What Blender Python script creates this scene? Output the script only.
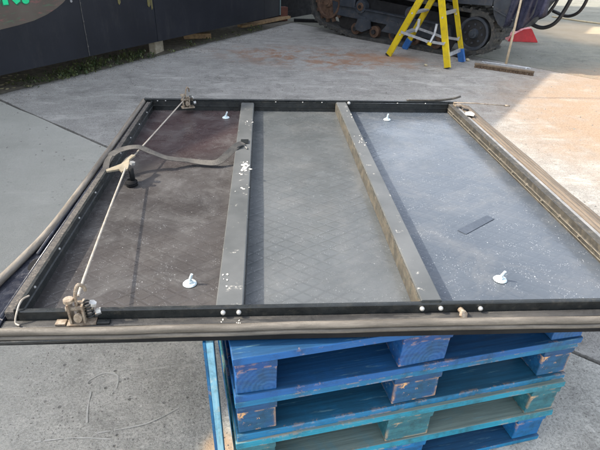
import bpy, bmesh, math, random
from mathutils import Vector, Matrix, noise
R = math.radians
PI = math.pi
random.seed(7)
scene = bpy.context.scene
for o in list(bpy.data.objects):
    bpy.data.objects.remove(o)
C = scene.collection

# ---------------------------------------------------------------- camera
cam_d = bpy.data.cameras.new('camera')
cam = bpy.data.objects.new('camera', cam_d)
C.objects.link(cam)
pitch, yaw, roll = 0.5357, -0.0825, 0.035
cp, sp, cy_, sy_ = math.cos(pitch), math.sin(pitch), math.cos(yaw), math.sin(yaw)
fw = Vector((-sy_ * cp, cy_ * cp, -sp)); rt = Vector((cy_, sy_, 0)); up = rt.cross(fw)
r2 = rt * math.cos(roll) + up * math.sin(roll); u2 = -rt * math.sin(roll) + up * math.cos(roll)
M = Matrix((r2, u2, -fw)).transposed().to_4x4()
M.translation = Vector((0, 0, 1.4226))
cam.matrix_world = M
cam_d.sensor_width = 36; cam_d.lens = 36 * 492.17 / 600
cam_d.clip_start = 0.02; cam_d.clip_end = 800
scene.camera = cam

# ---------------------------------------------------------------- sky, sun, exposure
COT = 1.15
to_sun = Vector((-1, 0.1, 1 / COT)).normalized()
world = bpy.data.worlds.new('World'); scene.world = world
world.use_nodes = True
wn = world.node_tree
bg = wn.nodes['Background']
sky = wn.nodes.new('ShaderNodeTexSky'); sky.sky_type = 'NISHITA'; sky.sun_disc = False
sky.sun_elevation = math.asin(to_sun.z)
sky.sun_rotation = math.atan2(to_sun.x, to_sun.y)
sky.air_density = 1.0; sky.dust_density = 3.0; sky.ozone_density = 1.0
hs = wn.nodes.new('ShaderNodeHueSaturation'); hs.inputs['Saturation'].default_value = 0.45   # thin white haze: a paler sky
wn.links.new(sky.outputs[0], hs.inputs['Color']); wn.links.new(hs.outputs[0], bg.inputs[0])
bg.inputs[1].default_value = 0.15
sd = bpy.data.lights.new('sun', 'SUN'); sd.energy = 2.0; sd.angle = R(0.6); sd.color = (1, 0.90, 0.76)
sun = bpy.data.objects.new('sun', sd); C.objects.link(sun)
sun.rotation_euler = to_sun.to_track_quat('Z', 'Y').to_euler()
sun.location = (-6, 2, 6)
scene.view_settings.view_transform = 'Standard'
scene.view_settings.look = 'None'
scene.view_settings.gamma = 1
scene.view_settings.exposure = 1.9
scene.render.engine = 'CYCLES'
scene.cycles.max_bounces = 6

# ---------------------------------------------------------------- node helpers
class NT:
    def __init__(s, name):
        s.m = bpy.data.materials.new(name); s.m.use_nodes = True
        s.t = s.m.node_tree; s.b = s.t.nodes['Principled BSDF']
        s.co = s.t.nodes.new('ShaderNodeTexCoord')
    def n(s, typ, **kw):
        x = s.t.nodes.new(typ)
        for k, v in kw.items(): setattr(x, k, v)
        return x
    def l(s, a, b): s.t.links.new(a, b)
    def mapping(s, scale=(1, 1, 1), rot=(0, 0, 0), src='Object', loc=(0, 0, 0)):
        m = s.n('ShaderNodeMapping'); m.inputs['Scale'].default_value = scale
        m.inputs['Rotation'].default_value = rot; m.inputs['Location'].default_value = loc
        s.l(s.co.outputs[src], m.inputs[0]); return m.outputs[0]
    def noise(s, scale, detail=4, rough=0.55, vec=None, dist=0.0):
        x = s.n('ShaderNodeTexNoise'); x.inputs['Scale'].default_value = scale
        x.inputs['Detail'].default_value = detail; x.inputs['Roughness'].default_value = rough
        x.inputs['Distortion'].default_value = dist
        s.l(vec if vec else s.co.outputs['Object'], x.inputs['Vector']); return x.outputs[0]
    def voro(s, scale, feature='F1', vec=None, out=0, rnd=1):
        x = s.n('ShaderNodeTexVoronoi'); x.feature = feature; x.inputs['Scale'].default_value = scale
        x.inputs['Randomness'].default_value = rnd
        s.l(vec if vec else s.co.outputs['Object'], x.inputs['Vector']); return x.outputs[out]
    def ramp(s, fac, a, b, ca=0.0, cb=1.0):
        x = s.n('ShaderNodeMapRange'); x.interpolation_type = 'SMOOTHSTEP'
        for i, v in ((1, a), (2, b), (3, ca), (4, cb)): x.inputs[i].default_value = v
        s.l(fac, x.inputs[0]); return x.outputs[0]
    def math(s, op, a, b=None):
        x = s.n('ShaderNodeMath', operation=op)
        for i, v in ((0, a), (1, b)):
            if v is None: continue
            if hasattr(v, 'links'): s.l(v, x.inputs[i])
            else: x.inputs[i].default_value = v
        return x.outputs[0]
    def mix(s, fac, a, b):
        x = s.n('ShaderNodeMix', data_type='RGBA')
        for i, v in ((0, fac), (6, a), (7, b)):
            if hasattr(v, 'links'): s.l(v, x.inputs[i])
            elif i == 0: x.inputs[i].default_value = v
            else: x.inputs[i].default_value = (*v, 1)
        return x.outputs[2]
    def spot(s, cx, cy, rx, ry, rot=0.0, wob=0.0, wscale=3.0, soft=0.5):
        """soft elliptical mask on the ground (object space), edge broken by noise"""
        sep = s.n('ShaderNodeSeparateXYZ'); s.l(s.co.outputs['Object'], sep.inputs[0])
        dx = s.math('SUBTRACT', sep.outputs[0], cx); dy = s.math('SUBTRACT', sep.outputs[1], cy)
        c, q = math.cos(rot), math.sin(rot)
        u = s.math('DIVIDE', s.math('ADD', s.math('MULTIPLY', dx, c), s.math('MULTIPLY', dy, q)), rx)
        v = s.math('DIVIDE', s.math('SUBTRACT', s.math('MULTIPLY', dy, c), s.math('MULTIPLY', dx, q)), ry)
        d = s.math('SQRT', s.math('ADD', s.math('MULTIPLY', u, u), s.math('MULTIPLY', v, v)))
        if wob:
            d = s.math('ADD', d, s.math('MULTIPLY', s.math('SUBTRACT', s.noise(wscale, 6, 0.7), 0.5), wob))
        return s.ramp(d, 1 - soft, 1 + soft, 1, 0)
    def bump(s, h, strength=0.3, dist=0.01):
        x = s.n('ShaderNodeBump'); x.inputs['Strength'].default_value = strength
        x.inputs['Distance'].default_value = dist; s.l(h, x.inputs['Height'])
        s.l(x.outputs[0], s.b.inputs['Normal'])
    def out(s, col=None, rough=0.6, metal=0.0, spec=None):
        if col is not None:
            if hasattr(col, 'links'): s.l(col, s.b.inputs['Base Color'])
            else: s.b.inputs['Base Color'].default_value = (*col, 1)
        if hasattr(rough, 'links'): s.l(rough, s.b.inputs['Roughness'])
        else: s.b.inputs['Roughness'].default_value = rough
        s.b.inputs['Metallic'].default_value = metal
        if spec is not None: s.b.inputs['Specular IOR Level'].default_value = spec
        return s.m

def worn(name, col, col2, scale=12, rough=0.6, metal=0.0, bump=0.15, dirt=None, dirt_amt=0.5, spec=None, stretch=None):
    """general weathered surface: two tones, fine speckle, dirt patches"""
    t = NT(name); v = t.mapping(stretch) if stretch else None
    c = t.mix(t.ramp(t.noise(scale, 6, 0.65, v), 0.35, 0.7), col, col2)
    if dirt:
        m = t.math('MULTIPLY', t.ramp(t.noise(scale * 2.3, 8, 0.75, v), 0.5, 0.68), dirt_amt)
        c = t.mix(m, c, dirt)
    t.bump(t.noise(scale * 12, 4, 0.6), bump, 0.002)
    return t.out(c, t.ramp(t.noise(scale * 3, 3), 0.3, 0.7, max(0.05, rough - 0.12), min(1, rough + 0.12)), metal, spec)

def painted_wood(name, col, col2, wood=(0.34, 0.195, 0.10), wear=0.5, rings=False, teal=None, tread=None, upright=False):
    t = NT(name)
    vec = t.mapping((30, 30, 1.2) if upright else (1.2, 30, 30), loc=(random.random() * 9, 0, 0))
    g = t.noise(2.2, 6, 0.7, vec)
    c = t.mix(t.ramp(g, 0.38, 0.62), col, col2)
    c = t.mix(t.ramp(t.noise(3.5, 5, 0.7), 0.52, 0.72, 0, 0.75), c, teal if teal else tuple(min(1, k * 1.9 + 0.02) for k in col2))
    c = t.mix(t.ramp(t.noise(7, 7, 0.8), 0.46, 0.68, 0, 0.75), c, tuple(k * 0.35 for k in col))
    if tread:                                     # top face toned apart: grey timber on the teal pallet, darker blue elsewhere
        sn = t.n('ShaderNodeSeparateXYZ'); t.l(t.co.outputs['Normal'], sn.inputs[0])
        tm = t.math('MULTIPLY', t.ramp(sn.outputs[2], 0.5, 0.9), t.ramp(t.noise(3, 6, 0.7), 0.28, 0.5, 0.35, 0.95))
        c = t.mix(tm, c, t.mix(t.ramp(g, 0.35, 0.65), tread, tuple(k * 1.5 for k in tread)))
    # bare wood along knocked edges
    bv = t.n('ShaderNodeBevel', samples=4); bv.inputs['Radius'].default_value = 0.016
    ge = t.n('ShaderNodeNewGeometry')
    dt = t.n('ShaderNodeVectorMath', operation='DOT_PRODUCT')
    t.l(bv.outputs[0], dt.inputs[0]); t.l(ge.outputs['Normal'], dt.inputs[1])
    edge = t.ramp(dt.outputs['Value'], 0.80, 0.995, 1, 0)
    edge = t.math('MULTIPLY', edge, t.ramp(t.noise(6.5, 4, 0.6, t.mapping(loc=(random.random() * 7, 2, 1))), 0.40, 0.60))
    nz = t.noise(34, 7, 0.8)
    m = t.ramp(t.math('ADD', t.math('MULTIPLY', edge, 0.22), t.math('MULTIPLY', nz, 0.8)), 0.66 - 0.11 * wear, 0.68 - 0.11 * wear)
    wc = t.mix(t.ramp(t.noise(40, 4), 0.3, 0.7), wood, tuple(min(1, k * 1.8) for k in wood))
    c = t.mix(m, c, wc)
    # pale scuffs along the grain
    sc = t.ramp(t.noise(9, 5, 0.7, t.mapping((9, 9, 0.8) if upright else (0.8, 9, 9), loc=(3 + random.random() * 5, 1, 2))), 0.60, 0.70, 0, 0.5)
    c = t.mix(sc, c, (0.16, 0.30, 0.33))
    h = t.math('ADD', g, t.math('MULTIPLY', m, -0.5))
    if rings:
        w = t.n('ShaderNodeTexWave', wave_type='RINGS', rings_direction='Y'); w.inputs['Scale'].default_value = 26
        w.inputs['Distortion'].default_value = 2.5; w.inputs['Detail'].default_value = 2; w.inputs['Detail Scale'].default_value = 1.2
        t.l(t.mapping(loc=(-0.03, 0, 0.03)), w.inputs['Vector'])
        h = t.math('ADD', h, t.math('MULTIPLY', w.outputs[1], 0.35))
        c = t.mix(t.ramp(w.outputs[1], 0.2, 0.8, 0.0, 0.10), c, (0.10, 0.24, 0.45))
    t.bump(h, 0.5, 0.003)
    return t.out(c, 0.62)

# ---------------------------------------------------------------- mesh helpers
def obj(name, bm, m, parent=None, smooth=False, loc=None):
    me = bpy.data.meshes.new(name)
    bmesh.ops.recalc_face_normals(bm, faces=bm.faces)
    bm.to_mesh(me); bm.free()
    if smooth:
        for p in me.polygons: p.use_smooth = True
    for mm in (m if isinstance(m, (list, tuple)) else [m]): me.materials.append(mm)
    o = bpy.data.objects.new(name, me); C.objects.link(o)
    if parent: o.parent = parent
    if loc is not None: o.location = loc
    return o

def empty(name, label, cat, loc=(0, 0, 0), rz=0.0, group=None):
    o = bpy.data.objects.new(name, None); C.objects.link(o)
    o.location = loc; o.rotation_euler = (0, 0, rz); o['label'] = label; o['category'] = cat
    o.empty_display_size = 0.1
    if group: o['group'] = group
    return o

def tag(o, label, cat, group=None):
    o['label'] = label; o['category'] = cat
    if group: o['group'] = group
    return o

def box(bm, lo, hi, bev=0.0, jit=0.0):
    lo, hi = Vector(lo), Vector(hi)
    v = [bm.verts.new((x, y, z)) for x in (lo.x, hi.x) for y in (lo.y, hi.y) for z in (lo.z, hi.z)]
    if jit:
        for q in v: q.co += Vector([random.uniform(-jit, jit) for _ in range(3)])
    fs = [bm.faces.new([v[i] for i in f]) for f in ((0, 1, 3, 2), (4, 6, 7, 5), (0, 4, 5, 1), (2, 3, 7, 6), (0, 2, 6, 4), (1, 5, 7, 3))]
    if bev:
        es = list({e for f in fs for e in f.edges})
        bmesh.ops.bevel(bm, geom=es, offset=bev, segments=2, profile=0.5, affect='EDGES')
    return v

def boxo(name, lo, hi, m, parent=None, bev=0.0, jit=0.0):
    """box whose origin sits at its centre"""
    lo, hi = Vector(lo), Vector(hi); c = (lo + hi) / 2
    bm = bmesh.new(); box(bm, lo - c, hi - c, bev, jit)
    return obj(name, bm, m, parent, loc=c)

def frame_of(d):
    d = d.normalized()
    a = Vector((0, 0, 1)) if abs(d.z) < 0.9 else Vector((1, 0, 0))
    x = a.cross(d).normalized(); return x, d.cross(x)

def tube(bm, pts, r, seg=10, caps=True, radii=None, closed=False):
    pts = [Vector(p) for p in pts]; rings = []
    n = len(pts); px = None
    for i, p in enumerate(pts):
        a = pts[(i - 1) % n] if (i > 0 or closed) else p
        b = pts[(i + 1) % n] if (i < n - 1 or closed) else p
        d = (b - a)
        x, y = frame_of(d)
        if px is not None:
            dn = d.normalized(); x = (px - dn * px.dot(dn)).normalized(); y = dn.cross(x)
        px = x
        rr = radii[i] if radii else r
        rings.append([bm.verts.new(p + (x * math.cos(t) + y * math.sin(t)) * rr) for t in [2 * PI * k / seg for k in range(seg)]])
    m = n if closed else n - 1
    for i in range(m):
        A, B = rings[i], rings[(i + 1) % n]
        for k in range(seg):
            bm.faces.new((A[k], A[(k + 1) % seg], B[(k + 1) % seg], B[k]))
    if caps and not closed:
        bm.faces.new(rings[0][::-1]); bm.faces.new(rings[-1])

def beam(bm, a, b, w, t, side=None):
    """rectangular bar from a to b: width w along side, thickness t across"""
    a, b = Vector(a), Vector(b); d = (b - a).normalized()
    if side is None: x, y = frame_of(d)
    else:
        x = Vector(side); x = (x - d * x.dot(d)).normalized(); y = d.cross(x)
    q = []
    for p in (a, b):
        q.append([bm.verts.new(p + x * w / 2 * i + y * t / 2 * j) for i, j in ((-1, -1), (1, -1), (1, 1), (-1, 1))])
    bm.faces.new(q[0][::-1]); bm.faces.new(q[1])
    for k in range(4): bm.faces.new((q[0][k], q[0][(k + 1) % 4], q[1][(k + 1) % 4], q[1][k]))

def prism(bm, poly, ext):
    """poly: list of 3D points, extruded by vector ext"""
    ext = Vector(ext)
    A = [bm.verts.new(Vector(p)) for p in poly]; B = [bm.verts.new(Vector(p) + ext) for p in poly]
    bm.faces.new(A); bm.faces.new(B[::-1])
    n = len(A)
    for i in range(n): bm.faces.new((A[i], A[(i + 1) % n], B[(i + 1) % n], B[i]))

def catmull(pts, k=6, closed=False):
    P = [Vector(p) for p in pts]; out = []; n = len(P)
    for i in range(n if closed else n - 1):
        p0 = P[(i - 1) % n] if closed or i > 0 else P[0]
        p1, p2 = P[i], P[(i + 1) % n]
        p3 = P[(i + 2) % n] if closed or i + 2 < n else P[-1]
        for j in range(k):
            t = j / k
            out.append(0.5 * ((2 * p1) + (-p0 + p2) * t + (2 * p0 - 5 * p1 + 4 * p2 - p3) * t * t + (-p0 + 3 * p1 - 3 * p2 + p3) * t ** 3))
    if not closed: out.append(P[-1])
    return out

def disc(bm, c, axis, r, h, seg=16, r2_=None):
    c = Vector(c); axis = Vector(axis).normalized()
    tube(bm, [c, c + axis * h], r, seg, radii=[r, r if r2_ is None else r2_])

# ================================================================ GROUND
def concrete(name, base, base2, pits=1.0, warm=True, smooth=False):
    t = NT(name)
    c = t.mix(t.ramp(t.noise(0.9, 6, 0.62), 0.3, 0.7), base, base2)
    c = t.mix(t.ramp(t.noise(6, 8, 0.72), 0.35, 0.72, 0, 0.55), c, tuple(k * 1.45 for k in base2))
    c = t.mix(t.ramp(t.noise(2.4, 8, 0.8, dist=0.6), 0.48, 0.66, 0, 0.6), c, tuple(k * 0.55 for k in base))
    # aggregate grain
    c = t.mix(t.ramp(t.noise(105, 7, 0.95), 0.40, 0.54, 0.85, 0.0), c, tuple(k * 0.36 for k in base))
    c = t.mix(t.ramp(t.noise(70, 8, 0.95, dist=0.5), 0.52, 0.62, 0, 0.7), c, tuple(min(1, k * 1.55) for k in base2))
    c = t.mix(t.ramp(t.noise(28, 8, 0.8), 0.52, 0.70, 0, 0.6 * pits), c, tuple(k * 0.4 for k in base))
    c = t.mix(t.ramp(t.noise(17, 8, 0.8, dist=0.3), 0.55, 0.72, 0, 0.55), c, tuple(min(1, k * 1.7) for k in base2))
    c = t.mix(t.ramp(t.noise(150, 3, 0.7), 0.55, 0.75, 0, 0.5), c, (0.5, 0.48, 0.44))
    # drag marks worn into the surface
    for an, lo_ in ((-0.62, 0), (0.75, 4)):
        stv = t.noise(1.6, 8, 0.8, t.mapping((1, 3.2, 1), rot=(0, 0, an), loc=(lo_, lo_, 0)), dist=0.6)
        c = t.mix(t.ramp(stv, 0.54, 0.64, 0, 0.42 * pits), c, tuple(min(1, k * 1.5) for k in base2))
        c = t.mix(t.ramp(stv, 0.42, 0.33, 0, 0.30 * pits), c, tuple(k * 0.6 for k in base))
    # dark pits of uneven size
    pm = t.math('MULTIPLY', t.ramp(t.voro(21), 0.08, 0.17, 1, 0), t.ramp(t.noise(2.2, 4), 0.46, 0.6))
    c = t.mix(t.math('MULTIPLY', pm, 0.75 * pits), c, (0.05, 0.05, 0.048))
    pm2 = t.math('MULTIPLY', t.ramp(t.voro(60), 0.1, 0.2, 1, 0), t.ramp(t.noise(7, 4), 0.5, 0.62))
    c = t.mix(t.math('MULTIPLY', pm2, 0.6 * pits), c, (0.07, 0.068, 0.065))
    # rust left behind where the machine stands
    if warm:
        br = t.ramp(t.noise(3.2, 7, 0.75, dist=0.4), 0.44, 0.62)
        ru = t.math('MULTIPLY', t.math('MULTIPLY', t.spot(0.8, 6.75, 1.35, 0.62, -0.2, 0.9, 1.6, 0.5), br), 0.85)
        c = t.mix(ru, c, (0.30, 0.16, 0.09))
        ru2 = t.math('MULTIPLY', t.spot(1.65, 6.75, 0.42, 0.25, 0, 0.8, 4, 0.5), 0.5)
        c = t.mix(ru2, c, (0.36, 0.18, 0.09))
        # warm sunlight tint painted on the concrete, right and by the pallets
        sun_tint = t.math('MULTIPLY', t.spot(4.7, 4.2, 2.5, 2.1, 0.5, 0.5, 3, 0.25), t.ramp(t.noise(5, 7, 0.7), 0.3, 0.55, 0.6, 1))
        c = t.mix(t.math('MULTIPLY', sun_tint, 0.85), c, t.mix(t.ramp(t.noise(60, 6, 0.85), 0.38, 0.62), (0.25, 0.165, 0.10), (0.44, 0.31, 0.205)))
        s2 = t.spot(-0.15, 0.97, 0.055, 0.09, 0, 1.0, 9, 0.4)  # spot of sunlight beside the pallets, put into the colour
        c = t.mix(t.math('MULTIPLY', s2, 0.8), c, (0.55, 0.38, 0.24))
        s3 = t.spot(6.0, 9.1, 1.0, 1.3, 0, 0.4, 3, 0.4)  # second sunlit patch, far right, warmed in the colour too
        c = t.mix(t.math('MULTIPLY', s3, 0.5), c, (0.6, 0.45, 0.28))
    if smooth:                                    # the far left of this slab is trowelled smooth
        c = t.mix(t.math('MULTIPLY', t.spot(-3.3, 3.0, 2.9, 2.3, -0.7, 0.4, 2, 0.3), 0.8), c, t.mix(t.ramp(t.noise(1.6, 6), 0.3, 0.7), (0.39, 0.382, 0.33), (0.46, 0.45, 0.395)))
    h = t.math('ADD', t.math('MULTIPLY', t.noise(55, 6, 0.7), 0.6), t.math('MULTIPLY', pm, -0.8))
    h = t.math('ADD', h, t.math('MULTIPLY', t.noise(130, 5, 0.8), 0.8))
    t.bump(h, 0.9, 0.008)
    return t.out(c, t.ramp(t.noise(3, 4), 0.3, 0.7, 0.7, 0.95), spec=0.25)

conc_a = concrete('rough_concrete', (0.30, 0.288, 0.262), (0.40, 0.382, 0.35), 1.0)
conc_n = concrete('near_concrete', (0.40, 0.388, 0.345), (0.50, 0.486, 0.438), 1.0, smooth=True)
conc_b = concrete('smooth_concrete', (0.28, 0.29, 0.262), (0.34, 0.345, 0.315), 0.35)
conc_c = concrete('yard_concrete', (0.185, 0.185, 0.15), (0.245, 0.24, 0.195), 0.3)
soil = worn('soil', (0.05, 0.045, 0.035), (0.09, 0.08, 0.06), 9, 0.95, bump=0.6)

bm = bmesh.new(); box(bm, (-300, -300, -0.6), (300, 300, -0.03))
g = obj('ground', bm, soil); g['kind'] = 'structure'

J = Vector((1.24, -1.37, 0)).normalized()         # joint direction
K = Vector((-J.y, J.x, 0))                         # across the slabs, away from the camera
def kk(p): return Vector((p[0], p[1], 0)).dot(K)
def jj(p): return Vector((p[0], p[1], 0)).dot(J)
def slab(k0, k1, j0, j1, m, dk=None, wob=0.006, seed=0):
    """slab between two joints; ragged joint edges, 2.5 cm thick"""
    rnd = random.Random(seed); bm = bmesh.new(); top = []
    def edge(a, b, n, amp):
        return [a.lerp(b, i / n) + K * rnd.uniform(-amp, amp) for i in range(n)]
    p = [J * j0 + K * k0[0], J * j1 + K * k0[1], J * j1 + K * k1[1], J * j0 + K * k1[0]]
    nn = 120
    ring = edge(p[0], p[1], nn, wob) + [p[1]] + edge(p[2], p[3], nn, wob) + [p[3]]
    prism(bm, [q + Vector((0, 0, -0.028)) for q in ring], (0, 0, 0.028))
    o = obj('concrete_slab', bm, m); o['kind'] = 'structure'
    return o
kA0 = kk((-2.452, 4.701)); kA1 = kk((-1.238, 3.589))
kB0 = kk((2.814, 7.137)); kB1 = kk((4.055, 5.765))
kD = kk((7.6, 12.4))
def lin(p0, p1, j):
    a, b = jj(p0), jj(p1); ka, kb = kk(p0), kk(p1)
    return ka + (kb - ka) * (j - a) / (b - a)
JL, JR = -14.0, 16.0
cutA = lambda j: lin((-2.452, 4.701), (1.27, 1.345), j)
g2 = 0.011
slab((-14, -14), (cutA(JL) - g2, cutA(JR) - g2), JL, JR, conc_n, seed=1)
slab((cutA(JL) + g2, cutA(JR) + g2), (kB0 - g2, kB0 - g2), JL, JR, conc_a, seed=3)
slab((kB0 + g2, kB0 + g2), (kD - g2, kD - g2), JL, JR, conc_c, seed=5)
slab((kD + g2, kD + g2), (kD + 9, kD + 9), JL, JR, conc_c, seed=6)

# chalky scrape marks on the near slab
chalk = worn('chalk', (0.46, 0.45, 0.41), (0.40, 0.39, 0.36), 90, 0.9)
for k, cps in enumerate([[(-0.645, 1.29), (-0.60, 1.325), (-0.545, 1.31), (-0.535, 1.25)], [(-0.62, 1.24), (-0.61, 1.17), (-0.595, 1.11)],
                         [(-0.74, 1.045), (-0.62, 1.055), (-0.50, 1.045)], [(-0.55, 1.07), (-0.40, 1.10), (-0.30, 1.16)]]):
    P = catmull([(x, y, 0) for x, y in cps], 12); bm = bmesh.new(); prev = None
    for i, p in enumerate(P):
        d = (P[min(i + 1, len(P) - 1)] - P[max(i - 1, 0)]).normalized(); s_ = Vector((-d.y, d.x, 0))
        w_ = 0.0022 + 0.002 * noise.noise(p * 45)
        cur = (bm.verts.new(p + s_ * w_ + Vector((0, 0, 0.003))), bm.verts.new(p - s_ * w_ + Vector((0, 0, 0.003))))
        if prev and noise.noise(p * 60 + Vector((k, 0, 0))) > -0.45: bm.faces.new((prev[0], cur[0], cur[1], prev[1]))
        prev = cur
    o = obj('chalk_mark', bm, chalk); o['kind'] = 'structure'

# ================================================================ DARK SHED, LEFT
wa = Vector((-2.45, 4.819, 0)); wt = Vector((2.731, 4.268, 0)).normalized(); wnm = Vector((wt.y, -wt.x, 0))
def W(s, z, d=0.0): return wa + wt * s + wnm * d + Vector((0, 0, z))
navy = NT('dark_navy_sheet')
c = navy.mix(navy.ramp(navy.noise(1.4, 6, 0.6), 0.3, 0.7), (0.005, 0.0065, 0.011), (0.010, 0.012, 0.018))
c = navy.mix(navy.ramp(navy.noise(5, 8, 0.85, navy.mapping((1, 1, 0.25))), 0.5, 0.75, 0, 0.35), c, (0.045, 0.045, 0.045))
navy.bump(navy.noise(1.2, 3), 0.1, 0.02)
navy = navy.out(c, 0.5, spec=0.3)
shed = empty('dark_shed', 'dark navy sheet clad shed raised off the ground along the left edge', 'shed', W(0, 0))
bpy.context.view_layer.update()
def sh(name, bm, m, smooth=False):
    o = obj(name, bm, m, shed, smooth); o.location = -shed.location; return o
def roof(s): return 3.84 if s < -2.5 else 4.09 + 0.1 * s
seams = [-9.5, -7.1, -4.7, -2.5, -1.4, 1.03, 2.09, 4.57, 5.06]
for i in range(len(seams) - 1):
    a, b = seams[i] + (0.003 if i else 0), seams[i + 1] - 0.003
    bm = bmesh.new()
    za, zb = roof(a), roof(b)
    if i == 6: za = zb = 7.2  # this bay is raised out of view to shade the yard
    prism(bm, [W(a, 0.195), W(b, 0.195), W(b, zb), W(a, za)], -wnm * 0.012)
    sh('wall_sheet', bm, navy)
bm = bmesh.new(); prism(bm, [W(-9.5, 0.21, -0.013), W(5.04, 0.21, -0.013), W(5.04, roof(5), -0.013), W(-2.5, roof(-2.5), -0.013), W(-9.5, roof(-9.5), -0.013)], -wnm * 2.4)
sh('shed_body', bm, navy)
bm = bmesh.new(); prism(bm, [W(2.1, 4.6, -0.02), W(4.56, 4.6, -0.02), W(4.56, 7.19, -0.02), W(2.1, 7.19, -0.02)], -wnm * 2.3)  # unseen block added above the roof to cast shade on the far ground
sh('shade_block', bm, navy)
seam_m = worn('seam_strip', (0.03, 0.03, 0.03), (0.08, 0.075, 0.07), 25, 0.6)
for s_ in (1.03, -1.4):
    bm = bmesh.new(); prism(bm, [W(s_ - 0.004, 0.2, 0.001), W(s_ + 0.004, 0.2, 0.001), W(s_ + 0.004, roof(s_) - 0.01, 0.001), W(s_ - 0.004, roof(s_) - 0.01, 0.001)], wnm * 0.003)
    sh('seam_strip', bm, seam_m)
for z in (0.30, 0.42, 0.55, 0.73):
    bm = bmesh.new(); disc(bm, W(1.03, z, 0.004), wnm, 0.009, 0.004, 10); sh('rivet', bm, seam_m)
bm = bmesh.new(); disc(bm, W(0.925, 0.755, 0.001), wnm, 0.013, 0.006, 12); sh('rivet', bm, worn('dull_zinc', (0.2, 0.2, 0.2), (0.3, 0.3, 0.3), 30, 0.5))
cyan = worn('pale_edge_trim', (0.10, 0.16, 0.17), (0.14, 0.2, 0.2), 20, 0.5)
bm = bmesh.new(); prism(bm, [W(5.06, 0.2, 0.0), W(5.075, 0.2, 0.0), W(5.075, 4.4, 0.0), W(5.06, 4.4, 0.0)], wnm * 0.01); sh('corner_trim', bm, cyan)
# brown field on the wall with red and green flecks, and green lettering
brn = NT('brown_field')
c = brn.mix(brn.ramp(brn.noise(2.5, 4), 0.3, 0.7), (0.075, 0.058, 0.044), (0.10, 0.08, 0.062))
st = brn.noise(5, 5, 0.7, brn.mapping((1, 1, 5)))
c = brn.mix(brn.ramp(st, 0.56, 0.66, 0, 0.55), c, (0.25, 0.07, 0.07))
c = brn.mix(brn.ramp(brn.noise(7, 5, 0.7, brn.mapping((1, 1, 5), loc=(4, 2, 1))), 0.56, 0.66, 0, 0.4), c, (0.05, 0.14, 0.07))
brn = brn.out(c, 0.6)
edge = [(-3.0, 0.35), (-1.2, 0.47), (-0.3, 0.545), (0.11, 0.583), (0.30, 0.60), (0.47, 0.622), (0.62, 0.66), (0.74, 0.705), (0.83, 0.75), (0.90, 0.80), (0.955, 0.88), (0.97, 1.0), (0.9, 1.15), (0.6, 1.35), (0.1, 1.5), (-1.0, 1.6), (-3.0, 1.6)]
bm = bmesh.new(); prism(bm, [W(s_, z, 0.0015) for s_, z in edge], wnm * 0.0025); sh('brown_patch', bm, brn)
green = worn('bright_green_paint', (0.0, 0.62, 0.25), (0.0, 0.52, 0.2), 14, 0.5)
lip = worn('dark_green_outline', (0.01, 0.07, 0.04), (0.02, 0.10, 0.05), 14, 0.5)
def glyph(polys, mat_, d, name='letter'):
    bm = bmesh.new()
    for poly in polys: prism(bm, [W(s_, z, d) for s_, z in poly], wnm * 0.002)
    sh(name, bm, mat_)
def ell(cx, cz, rx, rz, n=20, a0=0, a1=2 * PI): return [(cx + rx * math.cos(a0 + (a1 - a0) * k / n), cz + rz * math.sin(a0 + (a1 - a0) * k / n)) for k in range(n)]
def ringpoly(cx, cz, ro, ri, a0, a1, n=24):
    o_ = [(cx + ro * math.cos(a0 + (a1 - a0) * k / n), cz + ro * 1.15 * math.sin(a0 + (a1 - a0) * k / n)) for k in range(n + 1)]
    i_ = [(cx + ri * math.cos(a0 + (a1 - a0) * k / n), cz + ri * 1.15 * math.sin(a0 + (a1 - a0) * k / n)) for k in range(n + 1)]
    return [[o_[k], o_[k + 1], i_[k + 1], i_[k]] for k in range(n)]
ZL = 0.772
def grow(poly, e=0.012):
    cx = sum(p[0] for p in poly) / len(poly); cz = sum(p[1] for p in poly) / len(poly)
    return [(x + (e if x > cx else -e), z + (e if z > cz else -e)) for x, z in poly]
Oo = ringpoly(0.075, ZL + 0.125, 0.125, 0.035, 0, 2 * PI)
_sh = -0.075
Kk = [[(0.275, ZL + 0.01), (0.325, ZL + 0.01), (0.325, ZL + 0.24), (0.275, ZL + 0.24)], [(0.32, ZL + 0.10), (0.40, ZL + 0.005), (0.45, ZL + 0.03), (0.33, ZL + 0.17)], [(0.32, ZL + 0.12), (0.34, ZL + 0.08), (0.45, ZL + 0.22), (0.40, ZL + 0.24)]]
Ex = [ell(0.52, ZL + 0.028, 0.036, 0.026), [(0.50, ZL + 0.07), (0.54, ZL + 0.07), (0.56, ZL + 0.24), (0.49, ZL + 0.24)]]
Kk = [[(x + _sh, z) for x, z in p] for p in Kk]; Ex = [[(x + _sh - 0.02, z) for x, z in p] for p in Ex]
glyph(Kk, green, 0.007); glyph([grow(p) for p in Kk], lip, 0.0045, 'letter_outline')
glyph(Oo, green, 0.007); glyph(ringpoly(0.075, ZL + 0.125, 0.137, 0.025, 0, 2 * PI), lip, 0.0045, 'letter_outline')
glyph(Ex, green, 0.007); glyph([grow(p) for p in Ex[1:]] + [ell(0.425, ZL + 0.028, 0.047, 0.036)], lip, 0.0045, 'letter_outline')
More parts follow.
